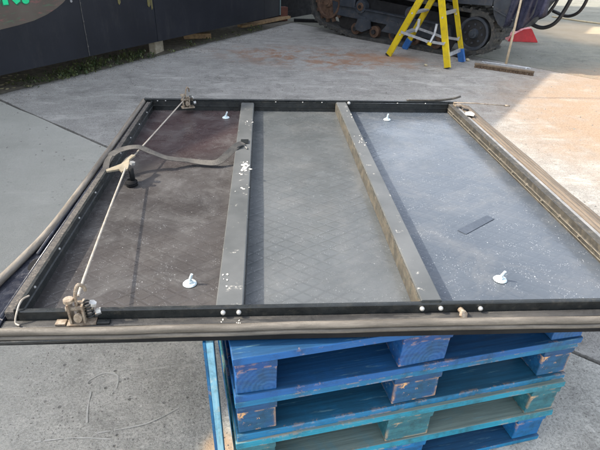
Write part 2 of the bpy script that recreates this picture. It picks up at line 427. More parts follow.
# faded yellow drips on the sheet
yel = worn('faded_yellow_paint', (0.13, 0.11, 0.03), (0.08, 0.07, 0.03), 22, 0.6)
for (s0, s1, zt, zb) in ((1.53, 1.57, 0.95, 0.665), (1.98, 2.03, 0.95, 0.60), (2.035, 2.06, 0.9, 0.565)):
    bm = bmesh.new(); prism(bm, [W(s0, zt, 0.0015), W(s0 + 0.006, zb + 0.02, 0.0015), W((s0 + s1) / 2, zb, 0.0015), W(s1 + 0.004, zb + 0.025, 0.0015), W(s1, zt, 0.0015)], wnm * 0.003); sh('paint_drip', bm, yel)

# second, set-back dark building behind the machine
bm = bmesh.new()
back = empty('dark_lean_to', 'black open fronted lean-to behind the tracked machine', 'building', (0.9, 12.2, 0), 0)
dark = worn('flat_black', (0.012, 0.012, 0.013), (0.02, 0.02, 0.02), 4, 0.9, spec=0.15)  # even dull black, little gloss
p0 = W(5.09, 0, -0.6); q0 = Vector((3.2, 13.6, 0))
dirn = (q0 - p0).normalized(); nn_ = Vector((dirn.y, -dirn.x, 0))
m0 = p0.lerp(q0, 0.27)
prism(bm, [p0, q0, q0 + Vector((0, 0, 7.2)), m0 + Vector((0, 0, 7.2)), m0 + Vector((0, 0, 5.05)), p0 + Vector((0, 0, 5.07))], -nn_ * 0.4)  # unseen stepped top, shaped to set the shadow edges on the yard
o = obj('wall', bm, dark, back); o.location = -back.location
bm = bmesh.new(); prism(bm, [p0 + nn_ * 0.06, q0 + nn_ * 0.06, q0 + nn_ * 0.06 + Vector((0, 0, 0.12)), p0 + nn_ * 0.06 + Vector((0, 0, 0.12))], -nn_ * 0.055)
o = obj('plinth', bm, dark, back); o.location = -back.location

# dirt strip under the shed
bm = bmesh.new()
prof = [(s_ * 0.25 - 6, 0.05 * noise.noise(Vector((s_ * 0.5, 0, 0))) - 0.09) for s_ in range(48)]
A = [bm.verts.new(W(s_, 0.006, d_)) for s_, d_ in prof]; B = [bm.verts.new(W(s_, 0.006, -1.2)) for s_, _ in prof]
for i in range(len(prof) - 1): bm.faces.new((A[i], A[i + 1], B[i + 1], B[i]))
o = obj('dirt_strip', bm, worn('dirt', (0.10, 0.09, 0.07), (0.19, 0.17, 0.13), 14, 0.95, bump=0.7)); o['kind'] = 'structure'

# ---- timber packers and rubbish along the gap
pale = worn('pale_timber', (0.42, 0.38, 0.30), (0.30, 0.26, 0.19), 20, 0.8, dirt=(0.15, 0.12, 0.08))
oldw = worn('old_timber', (0.36, 0.24, 0.12), (0.22, 0.14, 0.08), 14, 0.85, dirt=(0.1, 0.08, 0.05))
redb = worn('red_brick', (0.16, 0.06, 0.04), (0.11, 0.045, 0.035), 16, 0.9, dirt=(0.05, 0.04, 0.04))
ang = math.atan2(wt.y, wt.x)
def put(name, lo, hi, m, loc, rz, label, cat, tilt=(0, 0)):
    bm = bmesh.new(); box(bm, lo, hi, 0.004, 0.003)
    o = obj(name, bm, m); o.location = loc; o.rotation_euler = (tilt[0], tilt[1], rz); return tag(o, label, cat)
put('timber_block', (-0.045, -0.13, 0), (0.045, 0.09, 0.195), pale, (-1.405, 6.90, 0.0), -0.3, 'short pale timber block standing upright under the edge of the navy shed', 'wood block')
put('timber_offcut', (-0.20, -0.06, 0), (0.20, 0.06, 0.07), oldw, (-1.00, 7.93, 0.007), 0.25, 'stubby yellow-brown timber offcut lying just past the upright block', 'wood block')
put('timber_plank', (-0.62, -0.06, 0), (0.62, 0.06, 0.045), oldw, (0.03, 9.42, 0.02), 0.80, 'long brown plank lying along the foot of the shed wall', 'plank', (0, -0.04))
put('red_post', (-0.07, -0.06, 0), (0.07, 0.06, 0.24), redb, (0.36, 9.85, 0.0), 0.4, 'small rust red post stump at the far corner of the shed', 'post')
put('black_bar', (-0.32, -0.05, 0), (0.32, 0.05, 0.05), dark, (0.88, 9.75, 0.0), -0.05, 'flat black bar on the ground left of the tracks', 'bar')

# weeds: leaves as small curved blades and leaflets, joined (uncountable)
leaf = NT('weed_leaf')
oi = leaf.noise(9, 3)
leaf = leaf.out(leaf.mix(leaf.ramp(oi, 0.35, 0.65), (0.02, 0.04, 0.010), (0.085, 0.10, 0.03)), 0.6)
bm = bmesh.new(); rnd = random.Random(3)
for cl in range(190):
    s_ = rnd.uniform(0.25, 2.1) if cl % 9 else rnd.uniform(2.3, 4.6)
    dens = noise.noise(Vector((s_ * 3, 0, 0)))
    if dens < -0.15 and rnd.random() < 0.6: continue
    c0 = W(s_, 0.004, rnd.uniform(-0.30, -0.02)); hh = rnd.uniform(0.01, 0.09) * (1.2 + dens)
    for _ in range(13):
        a = rnd.uniform(0, 2 * PI); e = rnd.uniform(0.2, 1.2); L_ = rnd.uniform(0.012, 0.042)
        d = Vector((math.cos(a) * math.cos(e), math.sin(a) * math.cos(e), math.sin(e)))
        b0 = c0 + Vector((rnd.uniform(-0.05, 0.05), rnd.uniform(-0.05, 0.05), rnd.uniform(0, hh)))
        sd_ = Vector((-math.sin(a), math.cos(a), rnd.uniform(-0.3, 0.3))) * L_ * 0.28
        v = [bm.verts.new(b0), bm.verts.new(b0 + d * L_ * 0.5 + sd_), bm.verts.new(b0 + d * L_), bm.verts.new(b0 + d * L_ * 0.5 - sd_)]
        bm.faces.new(v)
o = obj('weeds', bm, leaf); o['kind'] = 'stuff'; tag(o, 'low green weeds growing in the gap under the dark shed wall', 'weeds')
# fallen petals / leaves far left
pet = worn('pale_fallen_leaf', (0.55, 0.50, 0.32), (0.42, 0.36, 0.18), 30, 0.8)
spots_ = [(-2.8, 5.63), (-2.71, 5.53), (-2.54, 5.39), (-2.62, 5.25), (-2.6, 5.33), (-2.48, 5.07), (-2.52, 5.02), (-2.36, 5.13), (-2.57, 5.58), (-2.58, 5.03), (-2.73, 5.45), (-2.66, 5.37), (-2.63, 5.18), (-2.66, 5.58)]
for i, (x, y) in enumerate(spots_):
    bm = bmesh.new(); n_ = 8; r_ = rnd.uniform(0.016, 0.034)
    ce = bm.verts.new((0, 0, 0.006)); rg = [bm.verts.new((r_ * (1 + 0.3 * rnd.random()) * math.cos(2 * PI * k / n_), 0.65 * r_ * math.sin(2 * PI * k / n_), 0.002 + 0.006 * rnd.random())) for k in range(n_)]
    for k in range(n_): bm.faces.new((ce, rg[k], rg[(k + 1) % n_]))
    o = obj('fallen_leaf', bm, pet); o.location = (x, y, 0.009); o.rotation_euler = (0, 0, rnd.uniform(0, 3))
    tag(o, 'small pale yellow fallen leaf on the concrete by the weeds at far left', 'leaf', 'pale fallen leaves at far left')

# ================================================================ PALLET STACK
PAL_O = Vector((-0.075, 0.803, 0)); PRZ = 0.176
# (paint, paint2, wood wear, teal tint) bottom first
cols = [((0.002, 0.10, 0.30), (0.004, 0.16, 0.40), 0.3, (0.01, 0.24, 0.40)),
        ((0.012, 0.10, 0.14), (0.03, 0.16, 0.19), 0.7, (0.05, 0.22, 0.24)),
        ((0.001, 0.050, 0.15), (0.002, 0.085, 0.21), 0.9, (0.006, 0.15, 0.23)),
        ((0.001, 0.048, 0.19), (0.002, 0.080, 0.27), 0.5, (0.004, 0.14, 0.27))]
labels = ['bright blue pallet at the bottom of the stack, resting on the ground',
          'faded teal green pallet second from the bottom of the stack',
          'blue pallet with bare chipped block corners, second from the top',
          'deep blue pallet at the top of the stack, right under the metal panel']
edge_cols = [(0.003, 0.21, 0.44), (0.004, 0.24, 0.36), (0.003, 0.16, 0.34), (0.003, 0.10, 0.32)]
offs = [(0.004, 0.006, 0.004), (-0.003, -0.002, -0.006), (0.0, 0.004, 0.003), (0, 0, 0)]
for k in range(4):
    a, b, wear, teal = cols[k]
    pm = painted_wood('pallet_paint', a, b, wear=wear, teal=teal)
    pe = painted_wood('pallet_block_paint', a, b, wood=(0.38, 0.215, 0.095), wear=wear + (0.5, 0.6, 0.75, 0.15)[k], teal=teal, rings=(k == 3))
    pf = painted_wood('pallet_edge_paint', tuple(v * 0.8 for v in edge_cols[k]), edge_cols[k], wear=wear * 0.6, teal=teal, tread=[(0.01, 0.05, 0.11), (0.12, 0.15, 0.13), (0.006, 0.05, 0.09), (0.004, 0.04, 0.10)][k])
    ox, oy, orz = offs[k]
    root = empty('blue_pallet', labels[k], 'pallet', (PAL_O.x + ox, PAL_O.y + oy, 0.148 * k + 0.0005), PRZ + orz, 'blue pallets stacked under the panel'); root.scale = (0.985, 1, 1.028)
    H0, H1, H2, H3 = 0.0, 0.022, 0.100, 0.122
    e_ = 0.0012
    for y in (0.0, 0.545, 1.06):                     # base boards across
        boxo('base_board', (0, y, H0), (1.0, y + (0.11 if y != 0.0 else 0.135), H1 - e_), pf if y == 0 else pm, root, 0.0025, 0.0015)
    for x in (0.0, 0.90):                            # base boards lengthwise, butted between the cross boards
        boxo('base_board', (x, 0.137, H0), (x + 0.10, 0.543, H1 - e_), pm, root, 0.002)
        boxo('base_board', (x, 0.657, H0), (x + 0.10, 1.058, H1 - e_), pm, root, 0.002)
    for ix, x in enumerate((0.006, 0.43, 0.896)):
        for y in (0.006, 0.55, 1.066):
            wd = 0.098 if ix != 1 else 0.135
            boxo('block', (x, y, H1), (x + wd, y + 0.098, H2 - e_), pe, root, 0.003, 0.002)
        boxo('stringer', (x - 0.002, 0.002, H2), (x + (0.10 if ix != 1 else 0.138), 1.168, H3 - e_), pm, root, 0.002, 0.001)
    ys = [0.0, 0.165, 0.335, 0.53, 0.725, 0.895, 1.07]
    for j, y in enumerate(ys):
        boxo('deck_board', (0, y, H3), (1.0, y + (0.125 if j in (0, 3) else 0.098 + (0.002 * j % 2)), 0.1435 - e_), pf if j == 0 else pm, root, 0.0025, 0.0015)

# light board propped up against the stack's left side
lb = painted_wood('turquoise_paint', (0.20, 0.50, 0.66), (0.36, 0.62, 0.70), wear=0.3, wood=(0.55, 0.5, 0.36), teal=(0.55, 0.62, 0.48), upright=True)
db = painted_wood('blue_board_paint', (0.008, 0.10, 0.26), (0.01, 0.16, 0.34), wear=0.2, upright=True)
bd = empty('turquoise_board', 'narrow light turquoise board standing upright against the left side of the pallets', 'board', (-0.124, 0.866, 0.001))
bm = bmesh.new(); box(bm, (-0.0085, -0.006, 0), (0.0085, 0.09, 0.590), 0.0015); obj('board_body', bm, lb, bd)
bm = bmesh.new(); box(bm, (-0.0165, -0.002, 0), (-0.009, 0.09, 0.589), 0.001); obj('board_face', bm, db, bd)
bd.rotation_euler = (0, R(-0.8), 0.12)

# ================================================================ THE METAL PANEL
Z0 = 0.62
panel = empty('metal_lid_panel', 'big black framed metal lid panel lying face up on the blue pallets', 'panel', (0.25, 1.7, Z0))
def pp(name, bm, m, smooth=False):
    o = obj(name, bm, m, panel, smooth); o.location = -panel.location; return o
def ppb(name, lo, hi, m, bev=0.0):
    o = boxo(name, lo, hi, m, panel, bev); o.location = o.location - panel.location; return o

def skin(name, a, b, spk=0.6, lattice=0.3, rough=0.3):
    t = NT(name)
    c = t.mix(t.ramp(t.noise(2.2, 6, 0.6), 0.3, 0.7), a, b)
    # faint diamond pattern of darker lines
    wv = []
    for an in (0.95, -0.95):
        w = t.n('ShaderNodeTexWave', wave_type='BANDS', bands_direction='X'); w.inputs['Scale'].default_value = 8.5
        w.inputs['Distortion'].default_value = 1.6; w.inputs['Detail'].default_value = 2; w.inputs['Detail Scale'].default_value = 0.7
        t.l(t.mapping((1, 1, 1), rot=(0, 0, an), loc=(an, 0.3, 0)), w.inputs['Vector']); wv.append(t.ramp(w.outputs[1], 0.0, 0.16, 1, 0))
    dm = t.math('MAXIMUM', wv[0], wv[1])
    msk = t.ramp(t.noise(2.6, 5, 0.7), 0.42, 0.62)
    dmk = t.math('MULTIPLY', t.math('MULTIPLY', dm, msk), lattice * 0.45)
    c = t.mix(dmk, c, tuple(k * 0.5 for k in a))
    if name.startswith('left'):                   # plum tint of the cast shadow at the far end, painted in
        c = t.mix(t.math('MULTIPLY', t.spot(-0.42, 2.30, 0.42, 0.42, 0, 0.3, 4, 0.4), 0.6), c, (0.042, 0.020, 0.022))
    # dust veil + pale specks
    c = t.mix(t.ramp(t.noise(6, 8, 0.75, dist=0.5), 0.42, 0.75, 0, 0.4), c, (0.17, 0.17, 0.165))
    sp1 = t.math('MULTIPLY', t.ramp(t.voro(170), 0.12, 0.24, 1, 0), t.ramp(t.noise(16, 7, 0.85), 0.47, 0.6))
    c = t.mix(t.math('MULTIPLY', sp1, spk), c, (0.5, 0.52, 0.54))
    sp2 = t.math('MULTIPLY', t.ramp(t.voro(40), 0.035, 0.08, 1, 0), t.ramp(t.noise(5, 3), 0.45, 0.55))
    c = t.mix(t.math('MULTIPLY', sp2, spk), c, (0.6, 0.62, 0.62))
    t.bump(t.math('ADD', t.math('MULTIPLY', dm, -0.5), t.math('MULTIPLY', t.noise(70, 4), 0.25)), 0.12, 0.004)
    return t.out(c, t.ramp(t.noise(8, 6, 0.7), 0.3, 0.7, rough - 0.08, rough + 0.14), spec=0.5)

skinL = skin('left_bay_skin', (0.036, 0.033, 0.0325), (0.062, 0.057, 0.055), 0.45, 0.5, 0.28)
skinM = skin('middle_bay_skin', (0.064, 0.071, 0.073), (0.098, 0.106, 0.109), 0.4, 0.5, 0.22)
skinR = skin('right_bay_skin', (0.056, 0.069, 0.086), (0.082, 0.096, 0.114), 0.85, 0.08, 0.2)  # bluish base holds the sky's reflection in its colour
steel = worn('black_frame', (0.008, 0.010, 0.0105), (0.018, 0.021, 0.021), 16, 0.36, bump=0.25, dirt=(0.06, 0.055, 0.043), dirt_amt=0.4)
steelR = worn('dusty_frame', (0.028, 0.026, 0.022), (0.055, 0.050, 0.040), 22, 0.6, bump=0.35, dirt=(0.14, 0.118, 0.085), dirt_amt=0.6)
ribm = NT('rib_metal')
c = ribm.mix(ribm.ramp(ribm.noise(4, 6, 0.65), 0.3, 0.7), (0.065, 0.07, 0.07), (0.11, 0.115, 0.115))
c = ribm.mix(ribm.ramp(ribm.noise(26, 7, 0.75), 0.60, 0.68, 0, 0.75), c, (0.5, 0.48, 0.43))
ribm.bump(ribm.noise(40, 4), 0.2, 0.002)
ribm = ribm.out(c, 0.36)
navyf = worn('glossy_navy_flange', (0.012, 0.014, 0.022), (0.028, 0.032, 0.044), 20, 0.25, bump=0.15, dirt=(0.10, 0.10, 0.11), dirt_amt=0.5)
gritty = worn('gritty_ledge', (0.045, 0.042, 0.040), (0.10, 0.092, 0.082), 60, 0.8, bump=0.6, dirt=(0.28, 0.24, 0.19), dirt_amt=0.6)
seal = worn('beige_rubber_seal', (0.085, 0.076, 0.063), (0.19, 0.17, 0.142), 45, 0.6, bump=0.35, dirt=(0.07, 0.062, 0.05), dirt_amt=0.6, stretch=(0.12, 1, 1))
sealY = worn('beige_side_seal', (0.13, 0.112, 0.09), (0.24, 0.212, 0.175), 45, 0.6, bump=0.35, dirt=(0.07, 0.062, 0.05), dirt_amt=0.6, stretch=(1, 0.1, 1))
sealR = worn('brown_rubber_seal', (0.07, 0.056, 0.042), (0.155, 0.122, 0.09), 24, 0.65, bump=0.4, dirt=(0.05, 0.042, 0.034), dirt_amt=0.7, stretch=(1.5, 0.08, 1.5))
bolt_m = worn('zinc_bolt', (0.42, 0.42, 0.41), (0.6, 0.6, 0.58), 60, 0.4, metal=0.6, dirt=(0.2, 0.17, 0.12), dirt_amt=0.6)
rusty = worn('rusty_zinc', (0.20, 0.155, 0.11), (0.38, 0.33, 0.26), 70, 0.5, metal=0.2, dirt=(0.12, 0.05, 0.025), dirt_amt=0.95)
paint_spl = worn('white_paint_splash', (0.7, 0.68, 0.62), (0.55, 0.52, 0.46), 40, 0.6)

XL, XR, YN, YF = -0.565, 0.9736, 0.9027, 2.508
WT = Z0 + 0.047
R1a, R1b, R2a, R2b = -0.117, -0.0525, 0.3737, 0.4253
# bay skins run between rims; ribs stand on the seams
bays = [(XL, (R1a + R1b) / 2 - 0.001, skinL), ((R1a + R1b) / 2 + 0.001, (R2a + R2b) / 2 - 0.001, skinM), ((R2a + R2b) / 2 + 0.001, XR, skinR)]
for a, b, m in bays:
    bm = bmesh.new(); nx, ny = 10, 30
    g_ = [[bm.verts.new((a + (b - a) * i / nx, YN + (YF - YN) * j / ny, Z0 + (0.0016 * noise.noise(Vector((a + (b - a) * i / nx, YN + (YF - YN) * j / ny, 0)) * 3.2) if 0 < i < nx and 0 < j < ny else 0))) for j in range(ny + 1)] for i in range(nx + 1)]
    for i in range(nx):
        for j in range(ny): bm.faces.new((g_[i][j], g_[i + 1][j], g_[i + 1][j + 1], g_[i][j + 1]))
    pp('bay_skin', bm, m, True)
# underside shell
ppb('outer_shell', (XL - 0.03, YN - 0.02, 0.594), (XR + 0.09, YF + 0.03, 0.612), steel, 0.004)
# rim walls
def wall_run(name, a, b, inward, m):
    """upstand with a folded top, a mid bead and holes' worth of wear; a->b runs along the wall's inner foot"""
    a, b, n_ = Vector((*a, 0)), Vector((*b, 0)), Vector((*inward, 0))
    bm = bmesh.new()
    prof = [(0, Z0 - 0.006), (0, Z0 + 0.018), (0.0035, Z0 + 0.020), (0.0035, Z0 + 0.025), (0, Z0 + 0.027), (0, WT - 0.002), (0.002, WT), (-0.006, WT), (-0.008, WT - 0.003), (-0.008, Z0 - 0.006)]
    prism(bm, [a + n_ * d + Vector((0, 0, z)) for d, z in prof], b - a)
    return pp(name, bm, m)
wall_run('rim_wall', (XL, YN), (XL, YF), (1, 0), steel)
wall_run('rim_wall', (XR, YN), (XR, YF), (-1, 0), steelR)
wall_run('rim_wall', (XL + 0.004, YF), (XR - 0.004, YF), (0, -1), steel)
# near wall in three lengths with a notch at the latch
for a, b in ((XL + 0.004, -0.452), (-0.385, XR - 0.004)): wall_run('rim_wall', (a, YN), (b, YN), (0, 1), steel)
bm = bmesh.new(); box(bm, (-0.4515, YN - 0.008, Z0 - 0.006), (-0.3855, YN, Z0 + 0.028)); pp('rim_wall', bm, steel)
# far wall: outer thin edge and flange
ppb('rim_flange', (XL + 0.0, YF + 0.009, 0.632), (XR, YF + 0.034, 0.644), steel, 0.002)
ppb('rim_flange', (XL - 0.05, YF + 0.035, 0.60), (XR + 0.06, YF + 0.050, 0.668), steel, 0.003)
# left: gritty ledge, glossy channel, seal
ppb('rim_ledge', (XL - 0.030, YN - 0.0, 0.630), (XL - 0.0085, YF + 0.008, 0.660), gritty, 0.002)
bm = bmesh.new()
prism(bm, [(XL - 0.031, 0.85, 0.646), (XL - 0.031, 2.545, 0.646), (XL - 0.066, 2.545, 0.640), (XL - 0.070, 1.25, 0.638), (XL - 0.105, 1.03, 0.636), (XL - 0.125, 0.85, 0.634)], (0, 0, -0.022)); pp('rim_flange', bm, navyf)
for xx, yy0 in ((-0.040, 0.90), (-0.056, 1.16)):
    bm = bmesh.new(); tube(bm, [(XL + xx, yy0, 0.645), (XL + xx, 2.50, 0.645)], 0.005, 8); pp('channel_bead', bm, navyf, True)
for y in (1.107, 2.40):
    bm = bmesh.new(); prism(bm, [(XL - 0.047 + 0.010 * math.cos(t), y + 0.026 * math.sin(t), 0.6475) for t in [2 * PI * k / 14 for k in range(14)]], (0, 0, 0.0012)); pp('painted_slot_dark', bm, dark)  # flat black discs painted in for the dark inside of the slots
path = catmull([(-0.618, 2.57, 0.652), (-0.620, 2.2, 0.650), (-0.624, 1.8, 0.648), (-0.628, 1.45, 0.647), (-0.635, 1.26, 0.647), (-0.655, 1.12, 0.646), (-0.672, 1.02, 0.645), (-0.682, 0.93, 0.643)], 8)
bm = bmesh.new(); tube(bm, path, 0.011, 10); pp('edge_seal', bm, sealY, True)
bm = bmesh.new(); tube(bm, [p + Vector((-0.013, 0, -0.018)) for p in path], 0.010, 8); pp('edge_lip', bm, steel, True)
# near side: flange, bead, dark lip
nearf = worn('near_flange', (0.025, 0.025, 0.025), (0.06, 0.058, 0.055), 26, 0.5, bump=0.3, dirt=(0.15, 0.14, 0.12), dirt_amt=0.5, stretch=(0.15, 1, 1))
ppb('rim_flange', (XL - 0.03, YN - 0.032, 0.630), (XR + 0.05, YN - 0.0085, 0.641), nearf, 0.0015)
path = [Vector((x, YN - 0.042 + 0.002 * math.sin(x * 5) + 0.0012 * noise.noise(Vector((x * 9, 0, 0))), 0.638 + 0.0015 * noise.noise(Vector((x * 7, 3, 0))))) for x in [-0.66 + 1.80 * k / 80 for k in range(81)]]
bm = bmesh.new(); tube(bm, path, 0.0092, 12); pp('edge_seal', bm, seal, True)
bm = bmesh.new(); tube(bm, [p + Vector((0, -0.003, -0.015)) for p in path], 0.0068, 8); pp('edge_lip', bm, seal, True)
ppb('rim_skirt', (-0.66, YN - 0.044, 0.598), (1.14, YN - 0.034, 0.624), dark, 0.002)
# loose strands of seal at the near left corner
for zz, yy, x1 in ((0.617, 0.852, -0.30), (0.609, 0.858, -0.20)):
    bm = bmesh.new(); tube(bm, catmull([(-0.78, yy + 0.004, zz), (-0.6, yy - 0.004, zz + 0.002), (-0.45, yy, zz + 0.001), (x1, yy + 0.004, zz + 0.004)], 8), 0.0035, 6); pp('seal_strand', bm, steel, True)
# right side: ledge, grey strip, ridged seals
ppb('rim_ledge', (XR + 0.0085, YN - 0.02, 0.632), (XR + 0.028, YF + 0.008, 0.6655), steelR, 0.002)
strip = worn('grey_strip', (0.17, 0.17, 0.165), (0.27, 0.26, 0.245), 26, 0.45, bump=0.3, dirt=(0.09, 0.08, 0.07))
ppb('rim_flange', (XR + 0.029, YN - 0.03, 0.626), (XR + 0.052, YF + 0.034, 0.657), strip, 0.003)
for i, (x, z, r_) in enumerate(((1.040, 0.650, 0.009), (1.058, 0.648, 0.010), (1.076, 0.645, 0.009), (1.092, 0.640, 0.010))):
    bm = bmesh.new(); tube(bm, [(x + 0.002 * math.sin(k * 0.6 + i), YN - 0.04 + (YF + 0.07 - YN) * k / 30, z + 0.001 * math.sin(k * 0.9)) for k in range(31)], r_, 8); pp('edge_seal', bm, sealR, True)
bm = bmesh.new(); disc(bm, (1.045, 2.44, 0.657), (0, 0, 1), 0.016, 0.003, 14); pp('painted_drain_dark', bm, dark)  # black disc in place of the hole's dark inside
bm = bmesh.new(); prism(bm, [(1.00, 2.33, 0.6665), (1.035, 2.31, 0.6665), (1.055, 2.35, 0.664), (1.05, 2.385, 0.664), (1.015, 2.37, 0.6665)], (0, 0, 0.003)); pp('paint_patch', bm, paint_spl)
# wires clipped along the right wall, with rivets
wire_m = worn('dirty_wire', (0.10, 0.088, 0.066), (0.18, 0.16, 0.125), 50, 0.6)
for dx, z in ((0.006, 0.634), (0.004, 0.646)):
    bm = bmesh.new(); tube(bm, [(XR - dx - 0.002, YN + 0.02 + (YF - YN - 0.05) * k / 60, z + 0.0016 * noise.noise(Vector((k * 0.7, z * 90, 0)))) for k in range(61)], 0.0016, 6); pp('wire', bm, wire_m, True)
bm = bmesh.new(); disc(bm, (0, 0, 0), (-1, 0, 0), 0.0065, 0.005, 10, 0.004)
riv = pp('rivet', bm, wire_m); base = riv.location.copy()
for k in range(13):
    o = riv if k == 0 else riv.copy()
    if k: C.objects.link(o)
    o.parent = panel; o.location = base + Vector((XR - 0.001, 1.0 + k * 0.118, 0.640 + 0.003 * (k % 2)))
bm = bmesh.new(); disc(bm, (0, 0, 0), (0, 0, 1), 0.0035, 0.002, 10, 0.0025)
rv = pp('rivet', bm, bolt_m); base = rv.location.copy()
for k, (x, y) in enumerate([(-0.54, 2.512), (-0.50, 2.512), (0.06, 2.512), (0.2, 2.512), (0.30, 2.512), (0.7, 2.512), (0.85, 2.512)]):
    o = rv if k == 0 else rv.copy()
    if k: C.objects.link(o)
    o.parent = panel; o.location = base + Vector((x, y, WT))
# small rivets along the far wall foot and left wall
bm = bmesh.new(); disc(bm, (0, 0, 0), (1, 0, 0), 0.004, 0.003, 8, 0.0025)
rv = pp('rivet', bm, bolt_m); base = rv.location.copy()
for k in range(9):
    o = rv if k == 0 else rv.copy()
    if k: C.objects.link(o)
    o.parent = panel; o.location = base + Vector((XL, 1.0 + k * 0.17, 0.655))

# ribs: hat sections with folded feet
def rib(x0, x1, h, faceL=None):
    bm = bmesh.new(); z = Z0 + 0.0018
    prof = [(x0 - 0.0, z), (x0, z + h - 0.003), (x0 + 0.003, z + h), (x1 - 0.003, z + h), (x1, z + h - 0.003), (x1, z)]
    prism(bm, [Vector((x, YN + 0.001, q)) for x, q in prof], (0, YF - YN - 0.005, 0))
    return pp('rib', bm, ribm)
rib(R1a, R1b, 0.043); rib(R2a, R2b, 0.050)
sandy = worn('sandy_dust', (0.04, 0.037, 0.030), (0.105, 0.090, 0.066), 26, 0.85, bump=0.4, dirt=(0.035, 0.048, 0.04), dirt_amt=0.8)
ppb('rib_side', (R2a - 0.0035, YN + 0.002, Z0 + 0.002), (R2a - 0.0006, YF - 0.008, Z0 + 0.048), sandy)
ppb('rib_flange', (R1b - 0.0006, YN + 0.002, Z0 + 0.0025), (R1b + 0.0022, YF - 0.008, Z0 + 0.040), steel)
# paint splashes on rib 1 (irregular flakes)
def splash(cx, cy, z, n_, sx, sy, rr, name='paint_patch'):
    bm = bmesh.new()
    for _ in range(n_):
        x, y = cx + random.gauss(0, sx), cy + random.gauss(0, sy); r_ = random.uniform(0.3, 1) * rr
        m_ = 7; pts_ = [(x + r_ * random.uniform(0.5, 1.2) * math.cos(2 * PI * k / m_), y + r_ * random.uniform(0.7, 2.0) * math.sin(2 * PI * k / m_), z + random.uniform(0, 0.0006)) for k in range(m_)]
        vs = [bm.verts.new(p) for p in pts_]; bm.faces.new(vs)
    pp(name, bm, paint_spl)['kind'] = 'stuff'      # flecks too small to pick apart
splash(-0.070, 1.69, Z0 + 0.046, 26, 0.008, 0.036, 0.007)
splash(-0.078, 1.52, Z0 + 0.046, 8, 0.008, 0.014, 0.004)
splash(-0.075, 2.20, Z0 + 0.046, 8, 0.012, 0.02, 0.004)
splash(-0.098, 1.02, Z0 + 0.046, 6, 0.005, 0.02, 0.003)
splash(0.405, 1.95, Z0 + 0.053, 9, 0.012, 0.03, 0.004)
splash(0.40, 2.30, Z0 + 0.053, 7, 0.010, 0.03, 0.004)
# dark strip painted on the right bay in place of a reflection
refl_m = worn('painted_reflection', (0.042, 0.054, 0.072), (0.056, 0.068, 0.088), 30, 0.45)
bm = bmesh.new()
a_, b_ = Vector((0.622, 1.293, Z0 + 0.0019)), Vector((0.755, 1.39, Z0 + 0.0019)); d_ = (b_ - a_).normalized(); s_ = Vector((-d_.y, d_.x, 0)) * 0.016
prism(bm, [a_ + s_, a_ - s_, b_ - s_, b_ + s_ * 0.8], (0, 0, -0.0005)); pp('reflection_strip', bm, refl_m)

# plastic studs with washers
stud_m = worn('pale_blue_plastic', (0.50, 0.62, 0.66), (0.62, 0.70, 0.72), 70, 0.45, dirt=(0.3, 0.3, 0.27), dirt_amt=0.6)
for x, y in ((-0.198, 1.048), (0.642, 1.045), (-0.19, 2.392), (0.62, 2.381)):
    bm = bmesh.new(); disc(bm, (x, y, Z0 + 0.002), (0, 0, 1), 0.0185, 0.003, 20, 0.016)
    w_ = pp('washer', bm, stud_m, False)
    bm = bmesh.new(); disc(bm, (x, y, Z0 + 0.005), (0, 0, 1), 0.009, 0.006, 6, 0.008); disc(bm, (x, y, Z0 + 0.011), (0.25 + random.uniform(-0.15, 0.15), random.uniform(-0.25, 0.1), 1), 0.0045, 0.022, 10, 0.0035)
    pp('stud', bm, stud_m)
# bolt heads on the near wall
bm = bmesh.new()
bmesh.ops.create_uvsphere(bm, u_segments=12, v_segments=6, radius=0.0062)
bh = pp('bolt', bm, bolt_m, True); base = bh.location.copy()
for k, (x, z) in enumerate(((-0.099, 0.655), (-0.0625, 0.655), (0.375, 0.655), (0.421, 0.655), (0.52, 0.652))):
    o = bh if k == 0 else bh.copy()
    if k: C.objects.link(o)
    o.parent = panel; o.location = base + Vector((x, YN - 0.011, z))
bm = bmesh.new(); disc(bm, (0.47, YN - 0.010, 0.650), (0.2, -1, 0.1), 0.007, 0.02, 8, 0.006); disc(bm, (0.47, YN - 0.026, 0.648), (0.4, -0.8, 0.6), 0.010, 0.008, 6); pp('bolt', bm, rusty)
bm = bmesh.new()
bmesh.ops.create_uvsphere(bm, u_segments=12, v_segments=6, radius=0.0085); o = pp('bolt', bm, bolt_m, True); o.location += Vector((0.437, YF - 0.02, 0.672))
splash(-0.10, 0.874, 0.6418, 5, 0.002, 0.006, 0.0022); splash(-0.0625, 0.874, 0.6418, 5, 0.002, 0.006, 0.0022)

